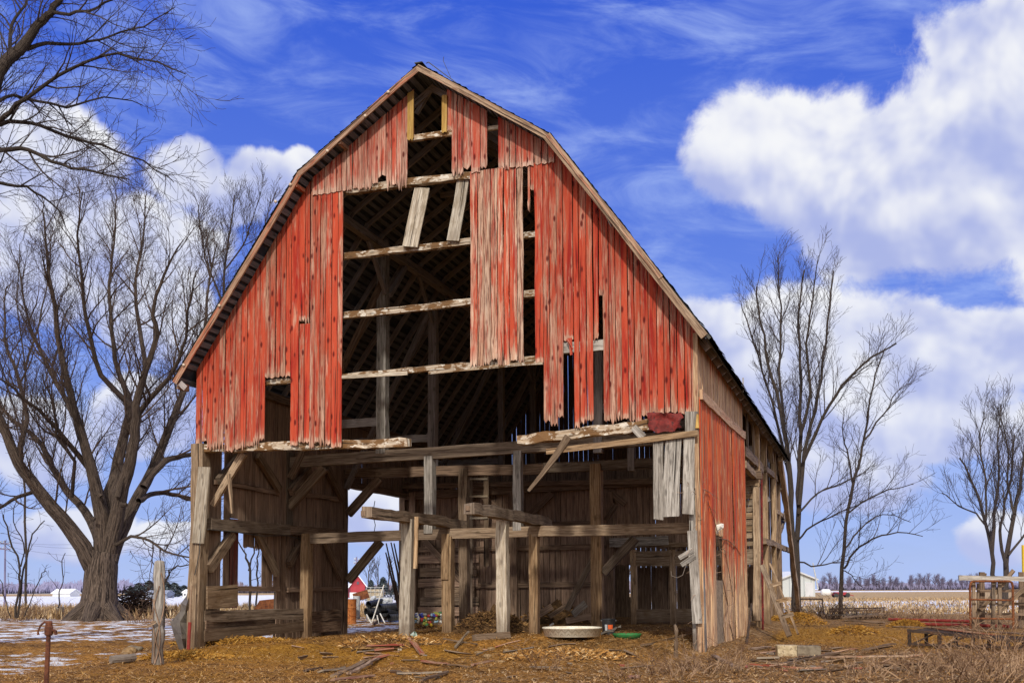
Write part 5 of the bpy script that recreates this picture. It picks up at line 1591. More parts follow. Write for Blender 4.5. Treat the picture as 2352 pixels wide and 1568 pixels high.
# ---- things beyond the doorway bay
def gp(px, py, h=0.05): return GZ(px, py) + Vector((0, 0, h))
b = GZ(801, 1432)
dr = thing('rusty_drum', 'upright orange rusted drum at the left edge of the doorway', 'drum', b)
mb = MB(); mb.lathe(b, [(0, .0), (.29, 0), (.30, .02), (.29, .05), (.29, .30), (.305, .32), (.29, .34), (.29, .60), (.305, .62), (.29, .64), (.29, .92), (.30, .95), (.27, .95), (.27, .92), (0, .92)], 20); mb.build('drum_body', M.orange, dr)
c = GZ(853, 1428); Yp = c.y
b = AT(818, 1421, Yp); tp = AT(819, 1368, Yp)
mb = MB(); mb.tube([b, tp], [.15, .14], 12); solo(mb, 'upright_pipe', M.greypl, 'pale grey pipe standing upright beside the rusted drum', 'pipe')
BPL = 'black corrugated drain pipe with its open end showing in the heap beyond the doorway'
for k, (px, py, rr) in enumerate(((840, 1404, .15), (851, 1411, .17), (872, 1396, .17), (884, 1405, .17), (893, 1418, .15), (846, 1388, .14), (866, 1414, .13))):
    p = AT(px, py, Yp - .3); d = Vector((.55, .8, -.05 + .1 * (k % 3))).normalized() if k % 2 else Vector((.8, .6, .06)).normalized()
    mb = MB()
    L = 1.3
    pr = [(rr * .86, L), (rr * .86, 0.02), (rr, 0)] + [(rr * (1 if j % 2 else .93), L * j / 26) for j in range(1, 27)]
    mb.lathe(p, pr, 16, axis=d); solo(mb, 'drain_pipe', M.blackpl, BPL, 'pipe', 'black drain pipes heaped beyond the doorway')
GPL = ('grey pipe lying highest on the heap beyond the doorway', 'grey pipe with its end facing right in the heap', 'grey pipe lying low at the right of the heap', 'short grey pipe leaning at the back of the heap')
for k, (x0, y0, x1, y1, rr) in enumerate(((852, 1381, 900, 1378, .14), (878, 1386, 915, 1392, .13), (884, 1416, 920, 1412, .13), (856, 1372, 872, 1392, .12))):
    mb = MB(); mb.tube([AT(x0, y0, Yp + .2), AT(x1, y1, Yp + .5)], rr, 12); solo(mb, 'grey_pipe', M.greypl, GPL[k], 'pipe')
RDL = ('long thin white rod slanting across the pipe heap', 'thin white rod leaning left of the long one', 'short white rod at the right of the pipe heap', 'short white rod low in the middle of the heap')
for k, (x0, y0, x1, y1) in enumerate(((882, 1342, 853, 1432), (842, 1410, 852, 1430), (873, 1408, 884, 1430), (866, 1412, 870, 1432))):
    mb = MB(); mb.tube([AT(x0, y0, Yp - .6), AT(x1, y1, Yp - .8)], .025, 6); solo(mb, 'white_rod', M.whitepl, RDL[k], 'rod')
mb = MB(); mb.timber(AT(812, 1372, Yp + .3), AT(846, 1362, Yp + .4), .35, .03, (.2, .3, 1), jit=.05); solo(mb, 'rusty_sheet', M.rust, 'bent rusty sheet leaning behind the upright grey pipe', 'metal sheet')
b = AT(863, 1378, Yp + 1.5); b.z = gz(b.x, b.y)
wb = thing('wire_basket', 'pale wire basket of rubbish standing behind the pipe heap', 'basket', b)
M.rubbish = plain('pale_rubbish', (.45, .36, .25), (.66, .58, .45), 12, .9, .1, c3=(.20, .13, .08), bump=.6)
mb = MB(); mb.box(b + Vector((0, 0, .0)), .62, .5, 1.28); mb.build('contents', M.rubbish, wb)
mb = MB()
for k in range(8):
    h = .1 + k * .18; cs = [b + Vector((x, y, h)) for x, y in ((-.34, -.28), (.34, -.28), (.34, .28), (-.34, .28), (-.34, -.28))]
    mb.tube(cs, .012, 4)
for x in (-.34, -.17, 0, .17, .34): mb.tube([b + Vector((x, -.28, 0)), b + Vector((x, -.28, 1.36))], .012, 4)
mb.build('mesh', M.greypl, wb)
for k, (x0, y0, x1, y1, lab) in enumerate(((887, 1247, 918, 1390, 'leftmost of the dark poles leaning by the doorway post'), (898, 1245, 921, 1382, 'second dark pole leaning by the doorway post'), (886, 1268, 916, 1400, 'crooked dark stick leaning low by the doorway post'), (905, 1247, 924, 1376, 'rightmost dark pole leaning by the doorway post'))):
    a, c_ = AT(x0, y0, 34.6), AT(x1, y1, 34.4)
    mb = MB(); mb.tube([a, a.lerp(c_, .5) + Vector((.05 * (k % 2), 0, 0)), c_], [.022, .035, .04], 6); solo(mb, 'leaning_pole', M.brushd if k != 1 else M.rustdark, lab, 'pole')
mb = MB(); mb.timber(gp(857, 1436, .03), gp(882, 1422, .12), .12, .04, (0, 0, 1)); solo(mb, 'plank', M.dark, 'dark plank lying at the doorway sill below the pipes', 'plank')
# rusty hopper outside the left bay
b = GZ(605, 1432); hp = thing('rusty_hopper', 'rusty sloping steel hopper beyond the missing left wall boards', 'hopper', b)
mb = MB(); pts = [AT(568, 1425, b.y), AT(640, 1430, b.y), AT(650, 1372, b.y), AT(596, 1378, b.y)]
f = [mb.vert(p) for p in pts]; k_ = [mb.vert(p + Vector((.5, 1.1, 0))) for p in pts]
for q in ((0, 1, 2, 3),): mb.face(tuple(f[i] for i in q), ((0, 0), (1, 0), (1, 1), (0, 1)))
for i in range(4): j = (i + 1) % 4; mb.face((f[i], k_[i], k_[j], f[j]), ((0, 0), (1, 0), (1, 1), (0, 1)))
mb.face(tuple(reversed(k_)), ((0, 0),) * 4); mb.build('hopper_body', M.rust, hp)
for x in (575, 635): mb = MB(); mb.tube([AT(x, 1440, b.y + .2), AT(x, 1415, b.y + .2)], .04, 5); mb.build('leg', M.rustdark, hp)

# ---- inside the barn at floor level
M.pool = None
m, t, bs = newmat('wading_pool_plastic', .55, .35)
uvn = t.n('ShaderNodeUVMap'); s = t.n('ShaderNodeSeparateXYZ'); t.put(s.inputs[0], uvn.outputs[0])
fu = t.math('ABSOLUTE', t.math('SUBTRACT', t.math('FRACT', t.math('MULTIPLY', s.outputs[0], 26)), .5))
st_ = t.math('FRACT', t.math('ADD', t.math('MULTIPLY', s.outputs[1], 11.0), t.math('MULTIPLY', fu, 1.6)))
band = t.math('MULTIPLY', t.ramp(s.outputs[1], .03, .05), t.ramp(s.outputs[1], .185, .17))
ln_ = t.math('MULTIPLY', t.ramp(st_, .66, .74), band)
edge_ = t.math('MULTIPLY', t.ramp(fu, .44, .48), band)
gn = t.noise(t.n('ShaderNodeTexCoord').outputs['Object'], 4, 5, .6)
colp = t.mix(t.ramp(gn, .4, .65), (.76, .72, .60), (.62, .55, .42))
colp = t.mix(t.math('MULTIPLY', t.math('MAXIMUM', ln_, edge_), .6), colp, (.36, .29, .20))
t.put(bs.inputs['Base Color'], colp); M.pool = m
b = GZ(1316, 1474) + Vector((.02, .66, .03)); b.z = max(gz(b.x + dx, b.y + dy) for dx in (-.5, 0, .5) for dy in (-.5, 0, .5))
mb = MB(True); mb.lathe(b, [(0, .03), (.55, .03), (.585, .05), (.615, .195), (.635, .205), (.655, .2), (.655, .18), (.633, .175), (.60, .01), (.57, 0), (0, 0)], 56)
solo(mb, 'wading_pool', M.pool, 'round white plastic wading pool with a chevron pattern on the barn floor', 'pool')
b = GZ(1398, 1456)
bk = thing('plastic_bucket', 'black plastic bucket with an orange label behind the wading pool', 'bucket', b)
mb = MB(); mb.lathe(b, [(0, 0), (.14, 0), (.165, .34), (.18, .345), (.18, .37), (.16, .375), (.15, .36), (.13, .02), (0, .02)], 22); mb.build('bucket_body', M.blackpl, bk)
M.orangelabel = plain('orange_label', (.62, .09, .02), (.68, .12, .03), 9, .6, .3, bump=0)
def patch_on(parent, name, mat, a0, a1, h0, h1, off=.004):
    mb = MB(); n = 8; r0 = lambda h: .14 + .025 * h / .34 + off
    lo = [mb.vert(b + Vector((math.cos(a0 + (a1 - a0) * i / n) * r0(h0), math.sin(a0 + (a1 - a0) * i / n) * r0(h0), h0))) for i in range(n + 1)]
    hi = [mb.vert(b + Vector((math.cos(a0 + (a1 - a0) * i / n) * r0(h1), math.sin(a0 + (a1 - a0) * i / n) * r0(h1), h1))) for i in range(n + 1)]
    for i in range(n): mb.face((lo[i], lo[i + 1], hi[i + 1], hi[i]), ((0, 0),) * 4)
    mb.build(name, mat, parent)
patch_on(bk, 'label', M.orangelabel, -1.75, -1.0, .13, .235)
patch_on(bk, 'label', M.greypl, -2.25, -1.85, .10, .24)
for h in (.105, .08): patch_on(bk, 'label', M.greypl, -1.7, -1.05, h, h + .012)
mb = MB(); mb.tube([b + Vector((math.cos(a) * .185, -.02 - .05 * math.sin(max(0, (a + 3.14))), .33 + .0 * a)) for a in [-3.14 + .35 * i for i in range(10)]], .006, 4); mb.build('handle', M.greypl, bk)
b = GZ(1443, 1466)
mb = MB(True); mb.lathe(b + Vector((0, .2, 0)), [(0, .02), (.25, .02), (.29, .10), (.31, .105), (.31, .09), (.27, 0), (0, 0)], 24)
M.green = plain('green_plastic', (.02, .15, .04), (.04, .21, .06), 5, .6, .3, c3=(.10, .08, .04), bump=0)
solo(mb, 'plastic_tub', M.green, 'shallow bright green plastic tub right of the bucket', 'tub')
mb = MB()
for i in range(6):
    for j in range(5): mb.vert(GZ(1382, 1462) + Vector((i * .09, .1 * j, .06 + .10 * mnoise.noise(Vector((i * .9, j * .8, 2))) + .03 * i)))
for i in range(5):
    for j in range(4): a = i * 5 + j; mb.face((a, a + 5, a + 6, a + 1), ((0, 0),) * 4)
solo(mb, 'tarpaulin', M.tin, 'crumpled grey tarpaulin between the wading pool and the bucket', 'tarpaulin')
# bottles and cans in the heap left of the second post
CANCOL = [('red', (.26, .015, .015)), ('blue', (.02, .035, .26)), ('yellow-green', (.20, .22, .03)), ('white', (.48, .47, .44)), ('green', (.03, .12, .05)), ('pale blue', (.16, .27, .36)), ('yellow', (.36, .25, .02)), ('grey', (.16, .16, .16))]
cm = [plain(n.replace('-', '_').replace(' ', '_') + '_plastic', c_, tuple(min(1, x * 1.3 + .02) for x in c_), 8, .55, .35, c3=(.09, .055, .03), bump=0) for n, c_ in CANCOL]
crng = random.Random(17)
cen = GZ(985, 1436)
for k in range(30):
    ci = k % 8
    px, py = crng.uniform(950, 1018), 1402 + 30 * crng.random() ** .8
    p = AT(px, py, min(33.2, cen.y + (1434 - py) * .03 + crng.uniform(-.3, .1)))
    p.z = max(p.z, gz(p.x, p.y) + .06)
    d = Vector((crng.uniform(-1, 1), crng.uniform(-.6, .6), crng.uniform(-.3, .6))).normalized()
    rr, L = crng.uniform(.040, .062), crng.uniform(.14, .25)
    mb = MB(True); mb.lathe(p - d * L / 2, [(0, 0), (rr * .9, .0), (rr, .02), (rr, L * .72), (rr * .45, L * .86), (rr * .35, L), (0, L)], 10, axis=d)
    o = solo(mb, 'plastic_bottle', cm[ci], f'{CANCOL[ci][0]} plastic bottle in the heap between the leaning log posts', 'bottle', f'{CANCOL[ci][0]} bottles in the heap')
mounds = []
def heap(name, label, cat, px, py, rx, ry, h, mat, n, seed, blade=M.straw, L=(.05, .17), lump=M.ground):
    """a low mound overgrown with loose stalks"""
    r = random.Random(seed); b = GZ(px, py)
    root = thing(name, label, cat, b)
    mb = MB(True); n1, n2 = 22, 7; rings = []
    for j in range(n2 + 1):
        q = j / n2; ring = []
        for i in range(n1):
            a = 2 * math.pi * i / n1
            p = Vector((math.cos(a) * rx * (1 - q), math.sin(a) * ry * (1 - q), 0))
            z = h * (1 - (1 - q) ** 2.2) * (1 + .95 * mnoise.noise(Vector((p.x * 2.4, p.y * 2.4, seed))) + .4 * mnoise.noise(Vector((p.x * 6, p.y * 6, seed)))) - .04
            ring.append(mb.vert((b.x + p.x * (1 + .25 * math.sin(a * 3 + seed)), b.y + p.y, b.z + z)))
        rings.append(ring)
    for j in range(n2):
        for i in range(n1): mb.face((rings[j][i], rings[j][(i + 1) % n1], rings[j + 1][(i + 1) % n1], rings[j + 1][i]), ((0, 0),) * 4)
    mb.build('mound', mat, root)
    mb = MB()
    for _ in range(n):
        a, q = r.uniform(0, 6.283), r.random() ** .6
        z = h * (1 - q ** 2.2)
        p = Vector((b.x + math.cos(a) * rx * q, b.y + math.sin(a) * ry * q, b.z + z))
        d = Vector((math.cos(a) * .6 + r.uniform(-1, 1), math.sin(a) * .6 + r.uniform(-1, 1), r.uniform(-.5, .6))).normalized() * r.uniform(*L)
        s = Vector((-d.y, d.x, .3 * d.x)).normalized() * .0035
        i = [mb.vert(p - s), mb.vert(p + s), mb.vert(p + d * .6 + s + Vector((0, 0, .03))), mb.vert(p + d)]
        mb.face((i[0], i[1], i[2], i[3]), ((0, 0), (1, 0), (1, 1), (0, 1)), r.random())
    o = mb.build('stalks', blade, root); o['kind'] = 'stuff'
    return root
M.soil = plain('dark_manure', (.06, .035, .018), (.13, .075, .035), 5, 1, .05, c3=(.03, .018, .01), bump=1.0)
M.soil2 = plain('brown_soil', (.16, .085, .035), (.26, .15, .06), 6, 1, .05, c3=(.09, .05, .025), bump=1.0)
heap('hay_mound', 'dark matted hay mound around the foot of the middle grey post', 'hay mound', 1130, 1452, 1.0, .7, .5, M.soil, 2600, 3, M.darkhay)
heap('hay_mound', 'small hay mound under the bottle heap', 'hay mound', 985, 1442, 1.0, .6, .10, M.soil, 400, 4)
heap('hay_mound', 'straw mound along the foot of the left plank fence', 'hay mound', 545, 1478, 1.6, .7, .12, M.soil2, 2200, 5, M.hay)
heap('soil_mound', 'low brown soil mound in front of the wading pool', 'soil mound', 1300, 1512, 1.3, .6, .14, M.soil2, 1400, 6)
heap('soil_mound', 'low earth mound with straw in front of the left log post', 'soil mound', 900, 1482, 1.1, .5, .18, M.soil2, 1000, 7)
heap('rubble_heap', 'dark rubble heap at the foot of the back partition right of centre', 'rubble', 1290, 1432, 1.5, .7, .6, M.soil, 500, 8)
heap('hay_mound', 'golden hay heaped against the leaning post right of the barn', 'hay mound', 1825, 1432, 1.1, .8, .36, M.soil2, 2600, 9, M.hay)
heap('hay_mound', 'golden hay clump in the open yard right of the barn', 'hay mound', 1960, 1455, .7, .45, .20, M.soil2, 1200, 10, M.hay)
heap('hay_mound', 'small golden hay clump beside the red pipes', 'hay mound', 2082, 1440, .6, .4, .22, M.soil2, 1000, 11, M.hay)
heap('hay_mound', 'golden straw heap beside the leaning pipe at the left corner', 'hay mound', 425, 1512, .9, .5, .10, M.soil2, 1400, 12, M.hay)
RUB = ('broken board slanting at the left of the rubble heap', 'broken board across the middle of the rubble heap', 'pale board end resting on the rubble heap', 'low board along the foot of the rubble heap')
for k, (x0, y0, x1, y1, w_) in enumerate(((1222, 1420, 1268, 1392, .2), (1262, 1415, 1300, 1390, .14), (1315, 1410, 1345, 1385, .22), (1300, 1425, 1366, 1412, .2))):
    q = GZ(1290, 1434); mb = MB(); mb.timber(AT(x0, y0, q.y - .6), AT(x1, y1, q.y - .2), w_, .035, (0, .3, 1), jit=.02); solo(mb, 'broken_board', (M.inner, M.dark, M.gray, M.inner)[k], RUB[k], 'board')
b = GZ(1177, 1428)
mb = MB(True); pr = [(0, 0), (.16, .02), (.22, .12), (.20, .26), (.10, .38), (.04, .42), (0, .42)]
mb.lathe(b + Vector((0, .3, .02)), pr, 12)
for i, v in enumerate(mb.v): n_ = mnoise.noise(Vector(v) * 4); mb.v[i] = (v[0] + .09 * n_, v[1], v[2] + .06 * n_)
M.bag = plain('feed_bag_plastic', (.42, .46, .42), (.08, .22, .17), 6, .5, .3, bump=.2)
solo(mb, 'feed_bag', M.bag, 'crumpled green and white feed bag behind the middle grey post', 'bag')
def cup(px, py, label, mat, r0=.05):
    b = GZ(px, py); mb = MB(); d = Vector((.8, -.3, .45)).normalized(); mb.lathe(b + Vector((0, 0, .05)), [(0, 0), (r0 * .7, 0), (r0, .13), (r0 * .9, .13), (r0 * .6, .02)], 12, axis=d); solo(mb, 'paper_cup', mat, label, 'cup')
cup(944, 1466, 'crushed white and green cup on the earth in front of the log post', M.bag, .07)
cup(1263, 1440, 'small white scrap left of the wading pool on the barn floor', M.whitepl, .04)
for k, (px, py) in enumerate(((1098, 1501), (1128, 1492), (1164, 1496), (1187, 1502), (1120, 1508), (1150, 1520))):
    rock(px, py, crng.uniform(.07, .12), crng.uniform(.06, .10), crng.uniform(.03, .05), M.stone, 'rounded tan stone half buried in the earth before the middle grey post', 'half-buried stones before the barn', seed=20 + k)

M.debrisred = wood('muddy_red_paint', (.30, .17, .10), (.42, .28, .19), (.11, .05, .03), (.28, .05, .03), (.22, .02, .014), .50, .6)
# ---- debris boards lying in front
def debris(x0, y0, x1, y1, w_, mat, label, h0=.03, h1=.03, th=.035, name='loose_plank', cat='plank', group=None, taper=1.0, wear=(0, 0)):
    a, c_ = gp(x0, y0, h0), gp(x1, y1, h1)
    mb = MB(); mb.timber(a, c_, w_, th, Vector((c_ - a)).cross(Vector((0, 0, 1))) + Vector((0, 0, .2)), seg=.25, jit=.014, taper=taper, wear=wear)
    return solo(mb, name, mat, label, cat, group)
debris(768, 1556, 868, 1502, .14, M.tan, 'long split tan plank lying diagonally in the foreground')
debris(800, 1550, 876, 1508, .08, M.raketan, 'thin splintered strip alongside the long split plank')
debris(842, 1494, 926, 1489, .10, M.debrisred, 'weathered red plank lying flat above the long split plank', h0=.10, h1=.08)
debris(850, 1484, 950, 1480, .07, M.raketan, 'pinkish strip lying behind the flat red plank', h0=.10, h1=.14)
debris(860, 1500, 905, 1496, .09, M.debrisred, 'short dull red board just below the flat red plank', h0=.06, h1=.06)
debris(941, 1479, 970, 1506, .11, M.debrisred, 'short bright red board end pointing at the camera', h0=.14, h1=.05)
debris(970, 1521, 1030, 1527, .08, M.debrisred, 'dark red board lying level left of centre in the foreground')
debris(911, 1549, 1015, 1546, .09, M.pale, 'long pale lath lying level near the bottom edge', taper=.7)
debris(967, 1567, 1027, 1546, .07, M.tan, 'tan lath crossing the end of the long pale one')
debris(855, 1518, 890, 1512, .12, M.debrisred, 'pale red chip beside the long split plank', h1=.06)
debris(763, 1565, 856, 1556, .09, M.debrisred, 'red lath at the bottom edge of the foreground')
debris(735, 1547, 787, 1540, .13, M.pale, 'broken pale board with a dark face left of the long split plank', h0=.05, h1=.05)
debris(700, 1543, 738, 1538, .06, M.dark, 'dark splinter left of the broken pale board')
debris(1089, 1472, 1168, 1466, .16, M.tan, 'half log lying at the foot of the middle grey post', h0=.08, h1=.08, th=.14, name='short_log', cat='log')
debris(1020, 1474, 1096, 1482, .07, M.tan, 'thin stick lying left of the half log', h0=.08)
debris(1046, 1489, 1076, 1471, .05, M.pale, 'pale stick slanting across the thin stick', h1=.2)
debris(1032, 1530, 1080, 1535, .09, M.tan, 'tan chip at the lower centre of the foreground')
debris(1085, 1530, 1132, 1519, .06, M.debrisred, 'faded red splinter at the lower centre')
debris(1475, 1484, 1590, 1470, .10, M.tan, 'long brown plank propped low before the right corner', h0=.03, h1=.16)
debris(1435, 1500, 1462, 1510, .12, M.tan, 'small tan board scrap on the soil right of the wading pool', h0=.05)
debris(1640, 1450 + 60, 1700, 1538, .10, M.raketan, 'short tan board by the foot of the right corner', h0=.05)
debris(1723, 1529, 1890, 1538, .10, M.rakered, 'long reddish plank lying at the bottom right foreground')
debris(1728, 1518, 1850, 1533, .13, M.tan, 'broad tan plank beside the long reddish one')
debris(1798, 1526, 1925, 1508, .10, M.tan, 'long tan plank slanting below the concrete blocks', h1=.08)
debris(1892, 1514, 2115, 1509, .10, M.raketan, 'very long pinkish plank running right below the ramp', h0=.05, h1=.06)
debris(1984, 1503, 2055, 1495, .09, M.tan, 'short tan plank on top of the very long pinkish one', h0=.10, h1=.16)
debris(1742, 1502, 1790, 1496, .08, M.rakered, 'narrow red strip left of the concrete blocks')
debris(1738, 1516, 1790, 1514, .09, M.pale, 'pale strip lying left below the concrete blocks')
debris(1770, 1488, 1700 + 20, 1492, .05, M.raketan, 'thin strip close by the foot of the red wall')
DPL = ('topmost dark plank of the stack beyond the yard', 'middle dark plank of the stack beyond the yard', 'long grey plank at the base of the stack', 'brown plank sticking out right from the stack', 'lowest brown plank before the stack')
for k, (x0, y0, x1, y1, mt) in enumerate(((1908, 1409, 2030, 1406, M.rustdark), (1912, 1414, 2020, 1411, M.dark), (1906, 1422, 2015, 1417, M.gray), (1940, 1427, 2040, 1418, M.tan), (1945, 1431, 2030, 1436, M.dark))):
    debris(x0, y0, x1, y1, .22, mt, DPL[k], h0=.12 + .06 * (4 - k) * .5, h1=.12 + .06 * (4 - k) * .5, th=.06)
for k, (x0, y0, x1, y1, lab) in enumerate(((2042, 1427, 2226, 1432, 'long red pipe lying behind the ramp, the upper one'), (2098, 1438, 2317, 1444, 'long red pipe lying nearest behind the rusty gate'))):
    a, c_ = gp(x0, y0, .09), gp(x1, y1, .09); mb = MB(); mb.tube([a, a.lerp(c_, .5), c_], .055, 9); solo(mb, 'red_pipe', M.redpipe, lab, 'pipe')
debris(2050, 1440, 2200, 1443, .14, M.dark, 'dark plank lying between the two red pipes')
SCL = (('broken board scrap on the earth along the barn front', 'board scraps along the barn front'), ('broken board scrap lying in the yard right of the red wall', 'board scraps right of the red wall'))
for k in range(44):
    right = k % 2
    px, py = (crng.uniform(1730, 2080), crng.uniform(1492, 1548)) if right else (crng.uniform(640, 1600), crng.uniform(1478, 1545))
    a = gp(px, py, .025); an = crng.uniform(-.7, .7); L = crng.uniform(.18, .75)
    d = Vector((math.cos(an), math.sin(an), 0)) * L; e_ = a + d; e_.z = gz(e_.x, e_.y) + crng.uniform(.02, .09)
    mb = MB(); mb.timber(a, e_, crng.uniform(.04, .11), .022, (d.y, -d.x, .25), seg=.2, jit=.012, taper=crng.uniform(.4, 1), wear=(0, 1))
    solo(mb, 'board_scrap', (M.beam, M.tan, M.debrisred, M.dark, M.gray)[(k // 2) % 5], SCL[right][0], 'board scrap', SCL[right][1])
# scattered pale chips
for k in range(46):
    px, py = crng.uniform(1690, 1990), crng.uniform(1490, 1545)
    if k > 22: px, py = crng.uniform(700, 1500), crng.uniform(1490, 1560)
    a = gp(px, py, .02); d = Vector((crng.uniform(-1, 1), crng.uniform(-1, 1), 0)).normalized() * crng.uniform(.06, .22)
    mb = MB(); mb.timber(a, a + d, crng.uniform(.02, .06), .012, (d.y, -d.x, .2)); solo(mb, 'wood_chip', (M.pale, M.tan, M.gray, M.debrisred)[k % 4], 'small wood chip on the ground near the red wall' if k <= 22 else 'small wood chip on the earth in the foreground', 'wood chip', 'wood chips near the red wall' if k <= 22 else 'wood chips in the foreground')

# ---- right side
b = GZ(1551, 1508)
mb = MB(); mb.timber(b + Vector((.03, 0, -.1)), AT(1550, 1433, b.y), .085, .08, (1, 0, 0), seg=.12, jit=.035, taper=.55, wear=(0, 1)); solo(mb, 'broken_stake', M.beam, 'splintered grey stake standing before the right corner of the barn', 'stake')
b = GZ(1840, 1505)
for (x, y), (sx, sy, sz), mt, lab in (((1814, 1507), (.42, .38, .24), M.block, 'tan concrete block lying in the yard right of the barn'), ((1862, 1506), (.46, .36, .22), M.blockd, 'dark concrete block touching the right side of the tan one')):
    p = GZ(x, y) + Vector((0, .2, -.02))
    mb = MB(); mb.box(p, sx, sy, sz, rotz=-.12)
    bmv = mb.v
    o = solo(mb, 'concrete_block', mt, lab, 'block')
    bv = o.modifiers.new('bevel', 'BEVEL'); bv.width = .015; bv.segments = 2
# cleated plank leaning on the frame
a0, a1 = GZ(1813, 1462), AT(1750, 1298, 29.5)
a0 = AT(1813, 1460, 27.2)
cl = thing('cleated_plank', 'leaning plank with three cleats propped on the right wall frame', 'plank', Vector((a0.x, a0.y, gz(a0.x, a0.y))))
sd_ = Vector((.9, -.35, .3))
mb = MB(); mb.timber(a0, a1, .14, .05, sd_, seg=.5); mb.build('board', M.tan, cl)
off = Vector((.22, -.02, .05))
mb = MB(); mb.timber(a0 + off, a1 + off, .05, .05, sd_, seg=.5); mb.build('side_rail', M.tan, cl)
for t_ in (.26, .47, .70):
    p = a0.lerp(a1, t_); mb = MB(); mb.timber(p - off * .1 + Vector((.02, -.06, 0)), p + off * 1.3 + Vector((.0, -.06, 0)), .10, .04, (0, 0, 1)); mb.build('cleat', M.tan, cl)
mb = MB(); mb.tube([AT(1714, 1484, 25), AT(1726, 1386, 25.6)], [.03, .028], 6); solo(mb, 'leaning_rod', M.rustdark, 'dark rod leaning at the end of the red wall', 'rod')
mb = MB(); mb.tube([gp(1828, 1412, .72), gp(1890, 1412, .72)], .035, 6); mb.tube([gp(1889, 1412, .72), gp(1893, 1412, 0)], .03, 6); solo(mb, 'fence_rail', M.rustdark, 'low rusty rail between the barn end and the thin tree', 'rail')
# rusty gate and timber rack
Yg = GZ(2230, 1447).y
gt = thing('rusty_gate', 'rusty tubular steel gate panel standing upright at the right', 'gate', AT(2278, 1447, Yg))
f = lambda x, y, dy=0: AT(x, y, Yg + dy)
mb = MB(); mb.tube([f(2229, 1448), f(2228, 1345), f(2230, 1337), f(2235, 1334), f(2318, 1334), f(2324, 1337), f(2326, 1345), f(2328, 1449)], .038, 8); mb.build('frame', M.rust, gt)
for y in (1376, 1419): mb = MB(); mb.tube([f(2229, y), f(2328, y + 2)], .03, 7); mb.build('bar', M.rust, gt)
rk = thing('timber_rack', 'grey timber rack with diagonal braces behind the rusty gate', 'rack', AT(2300, 1447, Yg + .4))
def rkb(name, x0, y0, x1, y1, wpx, mat, dy=.25, dy1=None):
    a, c_ = f(x0, y0, dy), f(x1, y1, dy if dy1 is None else dy1); d = (c_ - a).normalized()
    mb = MB(); mb.timber(a, c_, wpx * Yg / 2440, .06, Vector((-d.z, 0, d.x)), seg=.4, jit=.01); return mb.build(name, mat, rk)
rkb('top_rail', 2202, 1326, 2400, 1330, 11, M.gray, .12); rkb('top_rail', 2250, 1318, 2265, 1321, 10, M.dark, .5)
for x in (2236, 2281, 2296): rkb('post', x, 1332, x, 1452, 8, M.beam)
rkb('post', 2247, 1340, 2247, 1445, 5, M.beam, .5)
rkb('brace', 2252, 1400, 2328, 1309, 9, M.beam, .35); rkb('brace', 2294, 1404, 2360, 1344, 10, M.beam, .3)
for y in (1356, 1385, 1408): rkb('slat', 2246, y, 2420, y + 2, 6, M.dark, 1.2)
for x in (2255, 2346): rkb('post', x, 1313, x, 1440, 13, M.dark, 1.4)
M.yellow = plain('yellow_paint', (.62, .42, .02), (.68, .48, .04), 4, .5, .4, bump=0)
mb = MB(); p = AT(2351, 1330, Yg + 2); mb.tube([Vector((p.x, p.y, gz(p.x, p.y))), AT(2351, 1251, Yg + 2)], .07, 8); solo(mb, 'yellow_pole', M.yellow, 'yellow pole standing at the extreme right edge', 'pole')
# steel ramp
P0 = GZ(2084, 1484); h0 = .40
rp = thing('steel_ramp', 'low dark steel ramp with a grated deck lying at the right', 'ramp', P0)
e = AT(2084, 1447, P0.y); fx = (AT(2400, 1476, P0.y - 2.2) - e); bx_ = (AT(2160, 1440, P0.y + 1.0) - e); bx_.z = 0
L = fx.length; u = fx.normalized(); vv = bx_ - u * bx_.dot(u); wv_ = .85; vv.normalize()
mb = MB()
for k in range(60):
    p = e + u * (L * (k + .5) / 60); mb.timber(p, p + vv * wv_, .018, .03, u, seg=2, jit=0)
for k in range(9):
    p = e + vv * (wv_ * (k + .5) / 9) - Vector((0, 0, .004)); mb.timber(p, p + u * L, .014, .03, vv, seg=4, jit=0)
mb.build('deck', M.rustdark, rp)
for q in (0, wv_): mb = MB(); mb.timber(e + vv * q, e + vv * q + u * L, .05, .07, vv, seg=5, jit=0); mb.build('side_rail', M.rustdark, rp)

for k, t_ in enumerate((.015, .25, .5, .75)):
    for q in (0, wv_):
        p = e + u * (L * t_) + vv * q; g_ = gz(p.x, p.y) - .03
        mb = MB(); mb.timber(p, Vector((p.x, p.y, g_)), .07, .05, u, jit=0); mb.build('leg', M.rustdark, rp)
    p = e + u * (L * t_) + vv * .05; p2 = e + u * (L * (t_ + .2)) + vv * .05
    mb = MB(); mb.timber(Vector((p.x, p.y, gz(p.x, p.y) + .05)), p2, .035, .035, vv, jit=0); mb.build('brace', M.rustdark, rp)
mb = MB(); mb.timber(Vector((e.x, e.y, gz(e.x, e.y) + .06)), Vector(((e + u * L).x, (e + u * L).y, gz((e + u * L).x, (e + u * L).y) + .06)), .04, .05, vv, jit=0); mb.build('bottom_rail', M.rustdark, rp)
# boards lying on the ramp
RB = ('dark red lath lying on the far side of the ramp deck', 'second dark red lath crossing the ramp deck', 'dark brown lath at the right on the ramp deck')
for k, (t0, t1, q0, q1) in enumerate(((.12, .62, .75, .35), (.2, .7, .8, .6), (.35, .85, .65, .5))):
    a, c_ = e + u * L * t0 + vv * q0 + Vector((0, 0, .05 + .03 * k)), e + u * L * t1 + vv * q1 + Vector((0, 0, .06 + .03 * k)); mb = MB(); mb.timber(a, c_, .08, .025, vv); solo(mb, 'loose_plank', (M.rakered, M.rakered, M.dark)[k], RB[k], 'plank')

